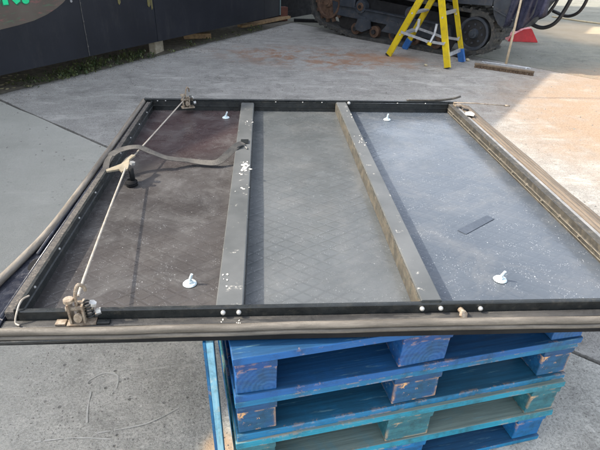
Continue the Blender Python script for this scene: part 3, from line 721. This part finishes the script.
# latches and their pull rod
def latch(cx, cy, z, rz, s=1.0, big=True):
    mat_ = Matrix.Translation((cx, cy, z)) @ Matrix.Rotation(rz, 4, 'Z') @ Matrix.Diagonal((s, s, s * 1.3, 1))
    bm = bmesh.new()
    box(bm, (-0.028, -0.016, 0), (0.028, 0.016, 0.003)); box(bm, (-0.010, 0.004, 0.003), (0.004, 0.012, 0.034), 0.001); disc(bm, (-0.003, -0.012, 0.016), (0, -1, 0.1), 0.008, 0.006, 10)
    box(bm, (-0.021, -0.013, 0.003), (-0.017, 0.013, 0.040)); box(bm, (0.005, -0.013, 0.003), (0.009, 0.013, 0.036))
    disc(bm, (-0.027, 0, 0.026), (1, 0, 0), 0.0045, 0.052, 10)
    disc(bm, (-0.018, 0.0, 0.040), (0, 0, 1), 0.010, 0.005, 12)
    tube(bm, catmull([(-0.006, 0, 0.02), (-0.004, 0.002, 0.05), (0.004, 0.006, 0.066), (0.012, 0.012, 0.060), (0.013, 0.016, 0.050)], 5), 0.0032, 8)
    bmesh.ops.transform(bm, matrix=mat_, verts=bm.verts); l_ = pp('latch', bm, rusty)
    bm = bmesh.new()                                        # coil spring
    tube(bm, [(0.017 + 0.0075 * math.cos(t), 0.0075 * math.sin(t), 0.006 + t * 0.0009) for t in [k * 0.55 for k in range(64)]], 0.0016, 5)
    bmesh.ops.transform(bm, matrix=mat_, verts=bm.verts); pp('spring', bm, steel, True)
    bm = bmesh.new(); disc(bm, (0.025, 0, 0.030), (0.4, 0, 1), 0.0075, 0.006, 6)
    bmesh.ops.transform(bm, matrix=mat_, verts=bm.verts); pp('latch_nut', bm, bolt_m)
    bm = bmesh.new(); disc(bm, (0.028, 0.006, 0.012), (1, 0, 0.2), 0.006, 0.010, 6)
    bmesh.ops.transform(bm, matrix=mat_, verts=bm.verts); pp('latch_nut', bm, bolt_m)
latch(-0.418, 0.888, 0.642, 0.1, 1.12)
latch(-0.385, 2.475, 0.646, 0.3, 1.15)
# base tabs of the near latch
bm = bmesh.new(); box(bm, (-0.475, 0.872, 0.6415), (-0.452, 0.889, 0.6475), 0.001); pp('latch_tab', bm, rusty)
bm = bmesh.new(); box(bm, (-0.384, 0.874, 0.6415), (-0.355, 0.888, 0.646), 0.001); pp('latch_tab', bm, steel)
Af = Vector((-0.402, 2.455, 0.685)); Am = Vector((-0.497, 1.675, 0.682)); An = Vector((-0.4225, 0.905, 0.700))
rodm = worn('pale_rod', (0.30, 0.265, 0.22), (0.44, 0.40, 0.34), 40, 0.5, dirt=(0.3, 0.22, 0.15), dirt_amt=0.4)
bm = bmesh.new(); tube(bm, catmull([Af, (-0.445, 2.08, 0.688), Am + Vector((0, 0.02, 0.002))], 8), 0.0029, 8); pp('pull_rod', bm, rodm, True)
bm = bmesh.new(); tube(bm, catmull([Am, (-0.462, 1.3, 0.694), (-0.427, 0.96, 0.706), An], 8), 0.0033, 8); pp('pull_rod', bm, rodm, True)
# centre handle: pale lever reaching to the left wall, dark spring drum below
levm = worn('cream_lever', (0.19, 0.165, 0.12), (0.30, 0.265, 0.20), 30, 0.45, dirt=(0.3, 0.2, 0.1), dirt_amt=0.4)
bm = bmesh.new()
prism(bm, [(-0.566, 1.655, 0.668), (-0.560, 1.640, 0.668), (-0.515, 1.640, 0.676), (-0.500, 1.615, 0.678), (-0.484, 1.635, 0.680), (-0.486, 1.672, 0.684), (-0.492, 1.700, 0.688), (-0.478, 1.735, 0.690), (-0.492, 1.742, 0.690), (-0.507, 1.712, 0.688), (-0.517, 1.680, 0.680)], (0, 0, 0.006)); pp('latch_lever', bm, levm)
bm = bmesh.new(); disc(bm, (-0.476, 1.672, 0.686), (0.2, 0, 1), 0.010, 0.010, 6); pp('latch_nut', bm, bolt_m)
bm = bmesh.new(); disc(bm, (-0.478, 1.632, Z0 + 0.003), (0, 0, 1), 0.020, 0.016, 16, 0.018); disc(bm, (-0.474, 1.640, Z0 + 0.019), (0, 0, 1), 0.009, 0.046, 12); tube(bm, [(-0.478 + 0.021 * math.cos(t), 1.632 + 0.021 * math.sin(t), Z0 + 0.004 + t * 0.0010) for t in [k * 0.6 for k in range(26)]], 0.0018, 5); pp('latch_drum', bm, dark, True)
# rod sticking out at the far right corner, and loose seal end
bm = bmesh.new(); tube(bm, [(0.99, 2.485, 0.682), (1.10, 2.47, 0.684), (1.265, 2.43, 0.684)], 0.0028, 8); tube(bm, [(1.245, 2.435, 0.684), (1.268, 2.429, 0.684)], 0.005, 8); pp('side_rod', bm, rusty, True)
bm = bmesh.new(); tube(bm, catmull([(0.76, 2.555, 0.671), (0.90, 2.553, 0.672), (1.0, 2.560, 0.679), (1.06, 2.585, 0.686)], 6), 0.006, 8); pp('seal_strand', bm, steelR, True)
bm = bmesh.new(); box(bm, (0.995, 2.465, 0.666), (1.03, 2.50, 0.674), 0.001); disc(bm, (1.0, 2.49, 0.674), (0, 0, 1), 0.009, 0.008, 6); pp('latch_tab', bm, rusty)
# near-left twist of cord on the wall corner
bm = bmesh.new(); tube(bm, catmull([(-0.553, 0.945, 0.672), (-0.556, 0.915, 0.682), (-0.560, 0.893, 0.668), (-0.563, 0.880, 0.648), (-0.552, 0.873, 0.645)], 6), 0.0022, 6); pp('cord', bm, rodm, True)

# webbing strap
web = NT('grey_webbing')
c = web.mix(web.ramp(web.noise(14, 6, 0.7), 0.35, 0.65), (0.045, 0.043, 0.040), (0.10, 0.092, 0.08))
c = web.mix(web.spot(0.0, 0.12, 0.05, 0.2, 0, 0.6, 20, 0.4), c, (0.42, 0.29, 0.16))
web.bump(web.noise(160, 2), 0.4, 0.002)
web = web.out(c, 0.8)
ctr = catmull([(-0.575, 1.665, 0.655), (-0.572, 1.715, 0.688), (-0.545, 1.758, 0.703), (-0.482, 1.785, 0.708), (-0.428, 1.782, 0.688), (-0.372, 1.792, 0.660), (-0.30, 1.812, 0.642), (-0.235, 1.805, 0.636), (-0.185, 1.800, 0.640), (-0.145, 1.835, 0.660), (-0.112, 1.88, 0.676), (-0.088, 1.925, 0.672)], 7)
bm = bmesh.new(); rows = []
nP = len(ctr)
for i, p in enumerate(ctr):
    d = (ctr[min(i + 1, nP - 1)] - ctr[max(i - 1, 0)]).normalized()
    u = i / (nP - 1)
    tw = 0.2 + 0.75 * max(0, (u - 0.55)) * 2 * (1 if u < 0.85 else max(0.1, (1 - u) / 0.15)) - 0.5 * (u < 0.12)
    hz = Vector((-d.y, d.x, 0)).normalized(); vz = d.cross(hz)
    s_ = (hz * math.cos(tw) + vz * math.sin(tw)) * 0.0135; nv = d.cross(s_).normalized() * 0.0012
    rows.append([bm.verts.new(p + s_ + nv), bm.verts.new(p - s_ + nv), bm.verts.new(p - s_ - nv), bm.verts.new(p + s_ - nv)])
for i in range(nP - 1):
    for k in range(4): bm.faces.new((rows[i][k], rows[i][(k + 1) % 4], rows[i + 1][(k + 1) % 4], rows[i + 1][k]))
bm.faces.new(rows[0]); bm.faces.new(rows[-1][::-1])
o = pp('webbing_strap', bm, web)
bm = bmesh.new(); box(bm, (-0.098, 1.93, 0.667), (-0.066, 1.97, 0.671), 0.001); tube(bm, catmull([(-0.115, 1.87, 0.67), (-0.085, 1.885, 0.676), (-0.07, 1.87, 0.668)], 5), 0.0025, 6); pp('strap_clip', bm, steel)

# ================================================================ TRACKED MACHINE
rub = worn('dusty_rubber', (0.022, 0.023, 0.023), (0.055, 0.054, 0.050), 9, 0.8, bump=0.5, dirt=(0.17, 0.14, 0.10), dirt_amt=0.6)
slate = worn('slate_blue_steel', (0.026, 0.032, 0.042), (0.045, 0.053, 0.065), 5, 0.5, bump=0.2, dirt=(0.10, 0.085, 0.07), dirt_amt=0.5)
rust = worn('heavy_rust', (0.07, 0.038, 0.024), (0.14, 0.082, 0.05), 12, 0.85, bump=0.6, dirt=(0.04, 0.03, 0.025), dirt_amt=0.8)
blk = worn('oily_black', (0.008, 0.008, 0.009), (0.02, 0.02, 0.022), 8, 0.5)
mac = empty('tracked_carrier', 'dark tracked carrier machine with rusty rollers and rubber tracks', 'machine', (2.68, 6.88, 0), math.atan2(1.60, -1.50))
# local x runs along the track from the sprocket end (0) to the front (+x), local y away from the camera is -y
def mc(name, bm, m, smooth=False): return obj(name, bm, m, mac, smooth)
def track_path(n_=96):
    P = []
    rS, rF = 0.29, 0.36; cS = (-0.15, 0.33); cF = (2.42, 0.46)
    # bottom run, then round the raised front, back along the top, round the sprocket
    for k in range(20): P.append((0.12 + (2.0 - 0.12) * k / 20, 0.0))
    for k in range(26):
        a = -PI / 2 - 0.0 + (PI) * k / 26; P.append((cF[0] + rF * math.cos(a), cF[1] + rF * math.sin(a)))
    for k in range(20):
        u = k / 20; P.append((cF[0] + (cS[0] - cF[0]) * u, 0.82 + (0.62 - 0.82) * u - 0.02 * math.sin(u * PI)))
    for k in range(16):
        a = PI / 2 + PI * 0.86 * k / 16; P.append((cS[0] + rS * math.cos(a), cS[1] + 0.005 + rS * math.sin(a)))
    return P
TP = catmull([(x, 0, z) for x, z in track_path()[::2]], 4, True)
WID = 0.34
def make_track(y0, name='track_belt'):
    bm = bmesh.new(); n_ = len(TP); rings = []
    for i, p in enumerate(TP):
        d = (TP[(i + 1) % n_] - TP[i - 1]).normalized(); nv = Vector((d.z, 0, -d.x))    # outward
        rings.append([bm.verts.new(p + Vector((0, y0, 0))), bm.verts.new(p + Vector((0, y0 - WID, 0))), bm.verts.new(p - nv * 0.045 + Vector((0, y0 - WID, 0))), bm.verts.new(p - nv * 0.045 + Vector((0, y0, 0)))])
    for i in range(n_):
        A, B = rings[i], rings[(i + 1) % n_]
        for k in range(4): bm.faces.new((A[k], A[(k + 1) % 4], B[(k + 1) % 4], B[k]))
    return mc(name, bm, rub)
def lugs(y0):
    L_ = [0]; n_ = len(TP)
    for i in range(n_): L_.append(L_[-1] + (TP[(i + 1) % n_] - TP[i]).length)
    tot = L_[-1]; N = 62; j = 0
    for q in range(N):
        s_ = tot * q / N
        while L_[j + 1] < s_: j += 1
        p = TP[j].lerp(TP[(j + 1) % n_], (s_ - L_[j]) / (L_[j + 1] - L_[j])); d = (TP[(j + 1) % n_] - TP[j]).normalized(); nv = Vector((d.z, 0, -d.x))
        bm = bmesh.new()
        for (a, b, off) in ((0.0, -0.16, 0.0), (-0.18, -WID, 0.02)):
            o_ = p + d * off + Vector((0, y0, 0))
            vs = []
            for yy in (a, b):
                for (t, h) in ((-0.022, -0.004), (0.022, -0.004), (0.014, 0.022), (-0.014, 0.022)):
                    vs.append(bm.verts.new(o_ + d * t + nv * h + Vector((0, yy, 0))))
            bm.faces.new(vs[0:4]); bm.faces.new(vs[7:3:-1])
            for k in range(4): bm.faces.new((vs[k], vs[(k + 1) % 4], vs[4 + (k + 1) % 4], vs[4 + k]))
        if p.z < 0.02:
            for v in bm.verts: v.co.z = max(v.co.z, -0.0) 
        mc('track_lug', bm, rub)
make_track(0.0); lugs(0.0)
bk = make_track(-1.05); bk.location.x = 0.3
# wheels: sprocket end, front idler
def wheel(x, z, r, y, name, m1, m2, holes=8, teeth=0):
    bm = bmesh.new(); disc(bm, (x, y, z), (0, -1, 0), r, 0.07, 32); w_ = mc(name, bm, m1)
    bm = bmesh.new()
    n_ = 32; A = []; B = []
    for k in range(n_):
        a = 2 * PI * k / n_; c_, q = math.cos(a), math.sin(a)
        A.append([bm.verts.new((x + rr * c_, y + dy, z + rr * q)) for rr, dy in ((r, 0.0), (r, 0.028), (r * 0.86, 0.028), (r * 0.8, 0.006))])
    for k in range(n_):
        P_, Q_ = A[k], A[(k + 1) % n_]
        for j in range(3): bm.faces.new((P_[j], P_[j + 1], Q_[j + 1], Q_[j]))
    o = obj('rim', bm, m2, w_, False)
    bm = bmesh.new(); disc(bm, (x, y, z), (0, 1, 0), r * 0.32, 0.045, 20, r * 0.26); disc(bm, (x, y + 0.045, z), (0, 1, 0), r * 0.13, 0.02, 10)
    obj('hub', bm, m2, w_)
    for k in range(holes):
        a = 2 * PI * k / holes; bm = bmesh.new(); disc(bm, (x + r * 0.56 * math.cos(a), y + 0.001, z + r * 0.56 * math.sin(a)), (0, 1, 0), r * 0.07, 0.014, 6); obj('wheel_bolt', bm, m2, w_)
    for k in range(teeth):
        a = 2 * PI * k / teeth; c_ = Vector((x + r * 1.02 * math.cos(a), y - 0.03, z + r * 1.02 * math.sin(a)))
        bm = bmesh.new(); d = Vector((math.cos(a), 0, math.sin(a))); beam(bm, c_ - d * 0.03, c_ + d * 0.055, 0.045, 0.05, (0, 1, 0)); obj('tooth', bm, rust, w_)
wheel(-0.15, 0.335, 0.21, -0.02, 'drive_wheel', blk, slate)
wheel(2.42, 0.46, 0.24, -0.06, 'front_wheel', rust, rust, 6, 13)
for k in range(5):
    x = 0.40 + k * 0.36; bm = bmesh.new(); disc(bm, (x, -0.05, 0.135), (0, -1, 0), 0.085, 0.16, 20); w_ = mc('road_roller', bm, rust)
    bm = bmesh.new(); disc(bm, (x, -0.05, 0.135), (0, 1, 0), 0.035, 0.03, 10); obj('hub', bm, blk, w_)
for x in (0.85, 1.75):
    bm = bmesh.new(); disc(bm, (x, -0.01, 0.47), (0, -1, 0), 0.095, 0.10, 24); w_ = mc('top_roller', bm, slate)
    bm = bmesh.new(); disc(bm, (x, -0.01, 0.47), (0, 1, 0), 0.06, 0.012, 20, 0.055); obj('rim', bm, rust, w_)
    bm = bmesh.new(); disc(bm, (x, 0.002, 0.47), (0, 1, 0), 0.025, 0.02, 8); obj('hub', bm, blk, w_)
# track frame beam with triangular gussets
bm = bmesh.new(); prism(bm, [(0.18, -0.04, 0.24), (2.30, -0.04, 0.30), (2.34, -0.04, 0.50), (2.1, -0.04, 0.46), (0.22, -0.04, 0.385)], (0, -0.14, 0)); mc('track_frame', bm, slate)
bm = bmesh.new(); prism(bm, [(0.22, -0.036, 0.372), (2.15, -0.036, 0.448), (2.15, -0.036, 0.463), (0.22, -0.036, 0.387)], (0, 0.03, 0)); mc('frame_ridge', bm, slate)
for x, w_, d_ in ((0.55, 0.30, 0.17), (1.12, 0.34, 0.19), (1.70, 0.22, 0.20)):
    bm = bmesh.new(); prism(bm, [(x - 0.06, -0.02, 0.33), (x + 0.06, -0.02, 0.34), (x + w_ / 2 + 0.04, -0.02, 0.34 - d_ * 0.9), (x - w_ / 2, -0.02, 0.34 - d_)], (0, -0.025, 0)); mc('gusset', bm, slate)
bm = bmesh.new(); prism(bm, [(1.55, 0.0, 0.30), (1.78, 0.0, 0.30), (1.80, 0.0, 0.13), (1.68, 0.0, 0.11), (1.52, 0.0, 0.18)], (0, -0.03, 0)); mc('gusset', bm, slate)
bm = bmesh.new(); box(bm, (1.86, -0.05, 0.44), (2.16, -0.0, 0.60), 0.01); mc('tension_box', bm, slate)
bm = bmesh.new(); prism(bm, [(0.2, -0.12, 0.05), (2.2, -0.12, 0.1), (2.4, -0.12, 0.62), (0.0, -0.12, 0.5)], (0, -0.02, 0)); mc('inner_plate', bm, blk)
# chassis and body
bm = bmesh.new(); box(bm, (0.1, -1.04, 0.28), (2.3, -0.36, 0.62), 0.02); mc('chassis', bm, blk)
bm = bmesh.new(); prism(bm, [(-0.34, 0.03, 0.70), (0.1, 0.03, 0.68), (0.55, 0.03, 0.72), (2.7, 0.03, 0.90), (2.7, 0.03, 1.45), (-0.34, 0.03, 1.45)], (0, -1.25, 0)); mc('body_side', bm, slate)
bm = bmesh.new(); prism(bm, [(-0.345, 0.036, 0.74), (-0.38, 0.036, 0.60), (-0.47, 0.036, 0.485), (-0.52, 0.036, 0.465), (-0.76, 0.036, 0.475), (-0.80, 0.036, 0.50), (-0.99, 0.036, 0.82), (-1.08, 0.036, 1.40), (-0.345, 0.036, 1.40)], (0, -0.35, 0))
bmesh.ops.bevel(bm, geom=list(bm.edges), offset=0.012, segments=2, affect='EDGES'); mc('body_skirt', bm, slate)
bm = bmesh.new(); prism(bm, [(-0.38, 0.045, 0.66), (-0.66, 0.045, 0.56), (-0.66, 0.045, 0.575), (-0.38, 0.045, 0.675)], (0, 0.01, 0)); mc('skirt_rib', bm, slate)
tarp = worn('navy_tarp', (0.012, 0.014, 0.032), (0.026, 0.028, 0.052), 8, 0.34, dirt=(0.10, 0.10, 0.15), dirt_amt=0.3)
bm = bmesh.new(); nu, nv_ = 26, 14; G = []
for i in range(nu + 1):
    row = []
    for j in range(nv_ + 1):
        u, v = i / nu, j / nv_
        x = -0.66 - 0.38 * u + 0.10 * v * (1 - u); zb = 0.47 + 0.34 * max(0, u - 0.35) + 0.03 * math.sin(u * 11); z = 1.38 + (zb - 1.38) * v
        y = 0.065 + 0.035 * math.sin(u * 13 + v * 2.5) * (0.3 + 0.7 * v) + 0.015 * math.sin(u * 31 + v * 5)
        row.append(bm.verts.new((x, y, z)))
    G.append(row)
for i in range(nu):
    for j in range(nv_): bm.faces.new((G[i][j], G[i + 1][j], G[i + 1][j + 1], G[i][j + 1]))
o = mc('tarp_flap', bm, tarp, True); sm = o.modifiers.new('solid', 'SOLIDIFY'); sm.thickness = 0.004
for (dx, dz, r_) in ((0, 0, 0.024), (0.12, 0.09, 0.018)):
    bm = bmesh.new(); tube(bm, catmull([(-0.70 + dx, -0.28, 0.56 + dz), (-0.80 + dx, -0.28, 0.50 + dz), (-0.93 + dx, -0.29, 0.485 + dz), (-1.05 + dx, -0.30, 0.56 + dz), (-1.12 + dx, -0.32, 0.74 + dz), (-1.17 + dx, -0.34, 1.0 + dz), (-1.2 + dx, -0.34, 1.35)], 8), r_, 10); mc('hose', bm, blk, True)
bm = bmesh.new(); tube(bm, catmull([(-1.22, -0.5, 1.4), (-1.28, -0.5, 1.0), (-1.24, -0.52, 0.72), (-1.10, -0.55, 0.62), (-0.9, -0.55, 0.66)], 8), 0.020, 10); mc('hose', bm, blk, True)

# ================================================================ STEP LADDER
yl = worn('yellow_fibreglass', (0.56, 0.41, 0.008), (0.66, 0.50, 0.012), 6, 0.42, bump=0.1, dirt=(0.28, 0.21, 0.06), dirt_amt=0.6)
alu = worn('scuffed_aluminium', (0.42, 0.44, 0.47), (0.58, 0.60, 0.62), 20, 0.4, metal=0.5)
blu = worn('blue_plastic_foot', (0.02, 0.10, 0.32), (0.03, 0.14, 0.40), 20, 0.5)
lad = empty('step_ladder', 'yellow fibreglass step ladder standing open in front of the machine track', 'ladder', (2.0, 6.56, 0))
def ld(name, bm, m): o = obj(name, bm, m, lad); o.location = -lad.location; return o
F1 = Vector((1.705, 6.917, 0)); F2 = Vector((2.304, 6.209, 0)); B1 = Vector((2.06, 7.42, 0)); B2 = Vector((2.645, 6.621, 0))
TA = Vector((2.075, 6.50, 1.02)); TB = Vector((2.34, 6.83, 1.02)); dd = (F2 - F1).normalized(); dw = (B1 - F1).normalized()
TA1, TA2, TB1, TB2 = TA - dd * 0.04, TA + dd * 0.04, TB - dd * 0.04, TB + dd * 0.04
def rail(a, b, side, w_=0.075):
    # C-channel: web plus two lips
    bm = bmesh.new(); d = (b - a).normalized(); s_ = Vector(side); s_ = (s_ - d * s_.dot(d)).normalized(); t_ = d.cross(s_)
    if t_.y > 0: t_ = -t_
    beam(bm, a, b, w_, 0.006, s_)
    for q in (-1, 1): beam(bm, a + s_ * q * (w_ / 2 - 0.002) - t_ * 0.012, b + s_ * q * (w_ / 2 - 0.002) - t_ * 0.012, 0.005, 0.020, s_)
    return ld('rail', bm, yl)
for a, b, w_ in ((F1, TA1, 0.085), (F2, TA2, 0.082), (B1, TB1, 0.075), (B2, TB2, 0.06)):
    rail(a + Vector((0, 0, 0.012)), b, dd, w_)
def foot(p, t, m, h=0.05):
    d = (t - p).normalized(); bm = bmesh.new(); beam(bm, p + Vector((0, 0, 0.001)), p + d * h, 0.088, 0.035, dd); ld('foot', bm, m)
foot(F1, TA1, blk, 0.016); foot(F2, TA2, blk, 0.016); foot(B1, TB1, blu, 0.17); foot(B2, TB2, blu, 0.17)
def at(a, b, z): return a + (b - a) * (z / b.z)
# steps on the F1/B1 side
for z in (0.30, 0.58, 0.84):
    a, b = at(F1, TA1, z), at(B1, TB1, z); bm = bmesh.new(); beam(bm, a + dw * 0.01, b - dw * 0.01, 0.022, 0.085, (0, 0, 1)); ld('step', bm, alu)
for z in (0.15, 0.62):
    a, b = at(F2, TA2, z), at(B2, TB2, z); bm = bmesh.new(); beam(bm, a + dw * 0.01, b - dw * 0.01, 0.045, 0.02, (0, 0, 1)); ld('cross_brace', bm, alu)
for a_r, t_r in ((F1, TA1), (F2, TA2), (B2, TB2)):
    for z in (0.30, 0.58):
        q = at(a_r, t_r, z); bm = bmesh.new(); disc(bm, q - dw * 0.003, -dw, 0.011, 0.006, 10); ld('rivet', bm, alu)
bm = bmesh.new(); box(bm, (-0.11, -0.25, 0), (0.11, 0.25, 0.05), 0.01)
o = ld('top_cap', bm, yl); o.location = (TA + TB) / 2 - lad.location; o.rotation_euler = (0, 0, math.atan2(dw.y, dw.x) - PI / 2)
# folding spreaders, each of two bars meeting at a hinge
for (P, Q, z) in ((F1, F2, 0.31), (B1, B2, 0.30)):
    a = at(P, TA1 if P is F1 else TB1, z + 0.03); b = at(Q, TA2 if P is F1 else TB2, z - 0.02); mid = a.lerp(b, 0.62) + Vector((0, 0, -0.028)) - dw * 0.01
    a = a - dw * 0.03; b = b - dw * 0.02
    bm = bmesh.new(); beam(bm, a, mid, 0.032, 0.008, (0, 0, 1)); beam(bm, mid, b, 0.032, 0.008, (0, 0, 1)); disc(bm, mid - dw * 0.006, -dw, 0.018, 0.012, 10); ld('spreader', bm, alu)
bm = bmesh.new(); a = at(F2, TA2, 0.50) - dd * 0.09; tube(bm, [a, a + Vector((-0.01, 0, -0.12)), a + Vector((-0.05, 0.0, -0.22))], 0.016, 8); ld('hook', bm, alu)
bm = bmesh.new(); disc(bm, a + Vector((-0.05, 0, -0.22)), (-0.3, 0, -1), 0.03, 0.035, 8); ld('hook_tip', bm, yl)
bm = bmesh.new(); a = at(B1, TB1, 0.45) - dd * 0.02 - dw * 0.03; tube(bm, [a, a + Vector((0.0, 0, -0.10)), a + Vector((-0.03, 0.0, -0.17))], 0.02, 8); ld('hook', bm, worn('white_clip', (0.6, 0.6, 0.58), (0.5, 0.5, 0.48), 20, 0.5))

# ================================================================ BROOM
wood = worn('broom_handle_wood', (0.45, 0.36, 0.24), (0.56, 0.48, 0.36), 14, 0.6, dirt=(0.25, 0.2, 0.14))
br = empty('push_broom', 'wide yard broom with wooden handle leaning on the machine', 'broom', (3.0, 6.13, 0), math.atan2(5.915 - 6.341, 3.312 - 2.691))
bm = bmesh.new(); box(bm, (-0.36, -0.022, 0.032), (0.36, 0.022, 0.055), 0.006); obj('broom_head', bm, worn('dirty_broom_wood', (0.12, 0.085, 0.055), (0.2, 0.15, 0.10), 16, 0.8), br)
bm = bmesh.new(); rnd = random.Random(5)
for i in range(72):
    for j in range(4):
        x = -0.352 + 0.704 * i / 71 + rnd.uniform(-0.004, 0.004); y = -0.02 + 0.04 * j / 3; dx, dy = rnd.uniform(-0.01, 0.01), rnd.uniform(-0.012, 0.012) - 0.008
        tube(bm, [(x, y, 0.034), (x + dx, y + dy, 0.001)], 0.004, 4, radii=[0.003, 0.005])
o = obj('bristles', bm, worn('brown_bristle', (0.10, 0.065, 0.04), (0.16, 0.11, 0.07), 30, 0.9), br); o['kind'] = 'stuff'
bm = bmesh.new(); box(bm, (-0.30, 0.10, 0.050), (0.30, 0.115, 0.066), 0.003); beam(bm, (-0.25, 0.02, 0.066), (-0.26, 0.105, 0.066), 0.012, 0.006); beam(bm, (0.25, 0.02, 0.066), (0.26, 0.105, 0.066), 0.012, 0.006); obj('brace', bm, alu, br)
bm = bmesh.new()
inv = (Matrix.Translation(br.location) @ Matrix.Rotation(br.rotation_euler.z, 4, 'Z')).inverted()
tube(bm, [inv @ Vector((3.03, 6.16, 0.085)), inv @ Vector((3.20, 6.50, 1.42))], 0.0145, 12); obj('handle', bm, wood, br, True)

# ================================================================ RED WEDGE, STRAW, PEBBLES
redp = worn('red_plastic', (0.42, 0.006, 0.012), (0.55, 0.012, 0.02), 8, 0.4, dirt=(0.2, 0.02, 0.02), dirt_amt=0.4)
bm = bmesh.new(); wv_ = []
prism(bm, [(-0.24, -0.12, 0), (0.25, -0.12, 0), (0.10, -0.10, 0.21), (-0.02, -0.10, 0.19), (-0.20, -0.11, 0.08)], (0.02, 0.24, 0.0))
bmesh.ops.bevel(bm, geom=list(bm.edges), offset=0.008, segments=2, affect='EDGES')
wd = obj('wheel_chock', bm, redp); wd.location = (4.22, 8.28, 0.0); wd.rotation_euler = (0, 0, -0.12)
tag(wd, 'red plastic wedge shaped chock on the ground behind the broom handle', 'chock')
for k in range(3):
    pass
straw = worn('straw', (0.45, 0.38, 0.25), (0.35, 0.3, 0.2), 20, 0.8)
bm = bmesh.new(); tube(bm, catmull([(6.3, 11.2, 0.012), (6.6, 10.6, 0.014), (6.9, 10.2, 0.012), (6.75, 9.5, 0.012)], 6), 0.018, 8)
tag(obj('pale_stick', bm, straw, smooth=True), 'thin pale stick lying on the ground beyond the machine hoses', 'stick')
rnd = random.Random(9)
for i, (x, y, r_, lab) in enumerate([(2.07, 6.35, 0.022, 'single yellowish pebble on the concrete between the ladder legs'), (2.74, 6.68, 0.03, 'pale chip of stone at the foot of the rear track end')]):
    bm = bmesh.new(); bmesh.ops.create_icosphere(bm, subdivisions=2, radius=r_)
    for v in bm.verts: v.co *= 1 + 0.3 * noise.noise(v.co * 40); v.co.z *= 0.7
    o = obj('pebble', bm, straw); o.location = (x, y, r_ * 0.6); tag(o, lab, 'pebble')
# grit: loose crumbs scattered on the slabs
bm = bmesh.new()
def crumb(x, y, r_):
    a0 = rnd.uniform(0, 6); b = [bm.verts.new((x + r_ * math.cos(a0 + k * PI / 2) * rnd.uniform(0.6, 1.2), y + r_ * math.sin(a0 + k * PI / 2) * rnd.uniform(0.6, 1.2), 0.0005)) for k in range(4)]
    t_ = bm.verts.new((x, y, r_ * rnd.uniform(0.6, 1.1)))
    for k in range(4): bm.faces.new((b[k], b[(k + 1) % 4], t_))
for _ in range(700): crumb(rnd.uniform(-0.9, -0.1), rnd.uniform(0.85, 1.7), rnd.uniform(0.0012, 0.004))
for _ in range(500): crumb(rnd.uniform(0.9, 1.7), rnd.uniform(0.9, 1.8), rnd.uniform(0.0012, 0.004))
for _ in range(900): crumb(rnd.uniform(-2.5, 4.5), rnd.uniform(3.0, 8.5), rnd.uniform(0.004, 0.011))
for _ in range(700):
    p = W(rnd.uniform(-1, 5), 0, abs(rnd.gauss(0, 0.14))); crumb(p.x, p.y, rnd.uniform(0.004, 0.014))
o = obj('grit', bm, worn('grit_stone', (0.18, 0.17, 0.15), (0.32, 0.30, 0.27), 40, 0.9)); o['kind'] = 'stuff'; tag(o, 'fine loose grit scattered over the concrete slabs', 'grit')

# overhead cable whose shadow crosses the sunlit concrete
cab = empty('overhead_cable', 'thin black overhead cable strung from the shed across the yard', 'cable', (0, 5.2, 0))
sdir = to_sun / -to_sun.x
p1 = Vector((4.6, 5.06, 0)); k1 = 6.2
A_ = Vector((-1.9, 5.75, 4.62)); B_ = Vector((12, 4.25, 5.6))
# the cable lies in the sun's plane through the shadow line y = 5.1 at x = 3.3..4.3
def sh_pt(x, y, zt): return Vector((x, y, 0)) + Vector((-1, 0.1, 1 / COT)) * (zt * COT)
c0, c1 = sh_pt(3.0, 4.98, 4.6), sh_pt(5.0, 4.99, 4.9)
ext = (c1 - c0)
bm = bmesh.new(); tube(bm, [c0 - ext * 0.12, c0, c1, c1 + ext * 3], 0.014, 8); o = obj('cable_run', bm, blk, cab); o.location = -cab.location
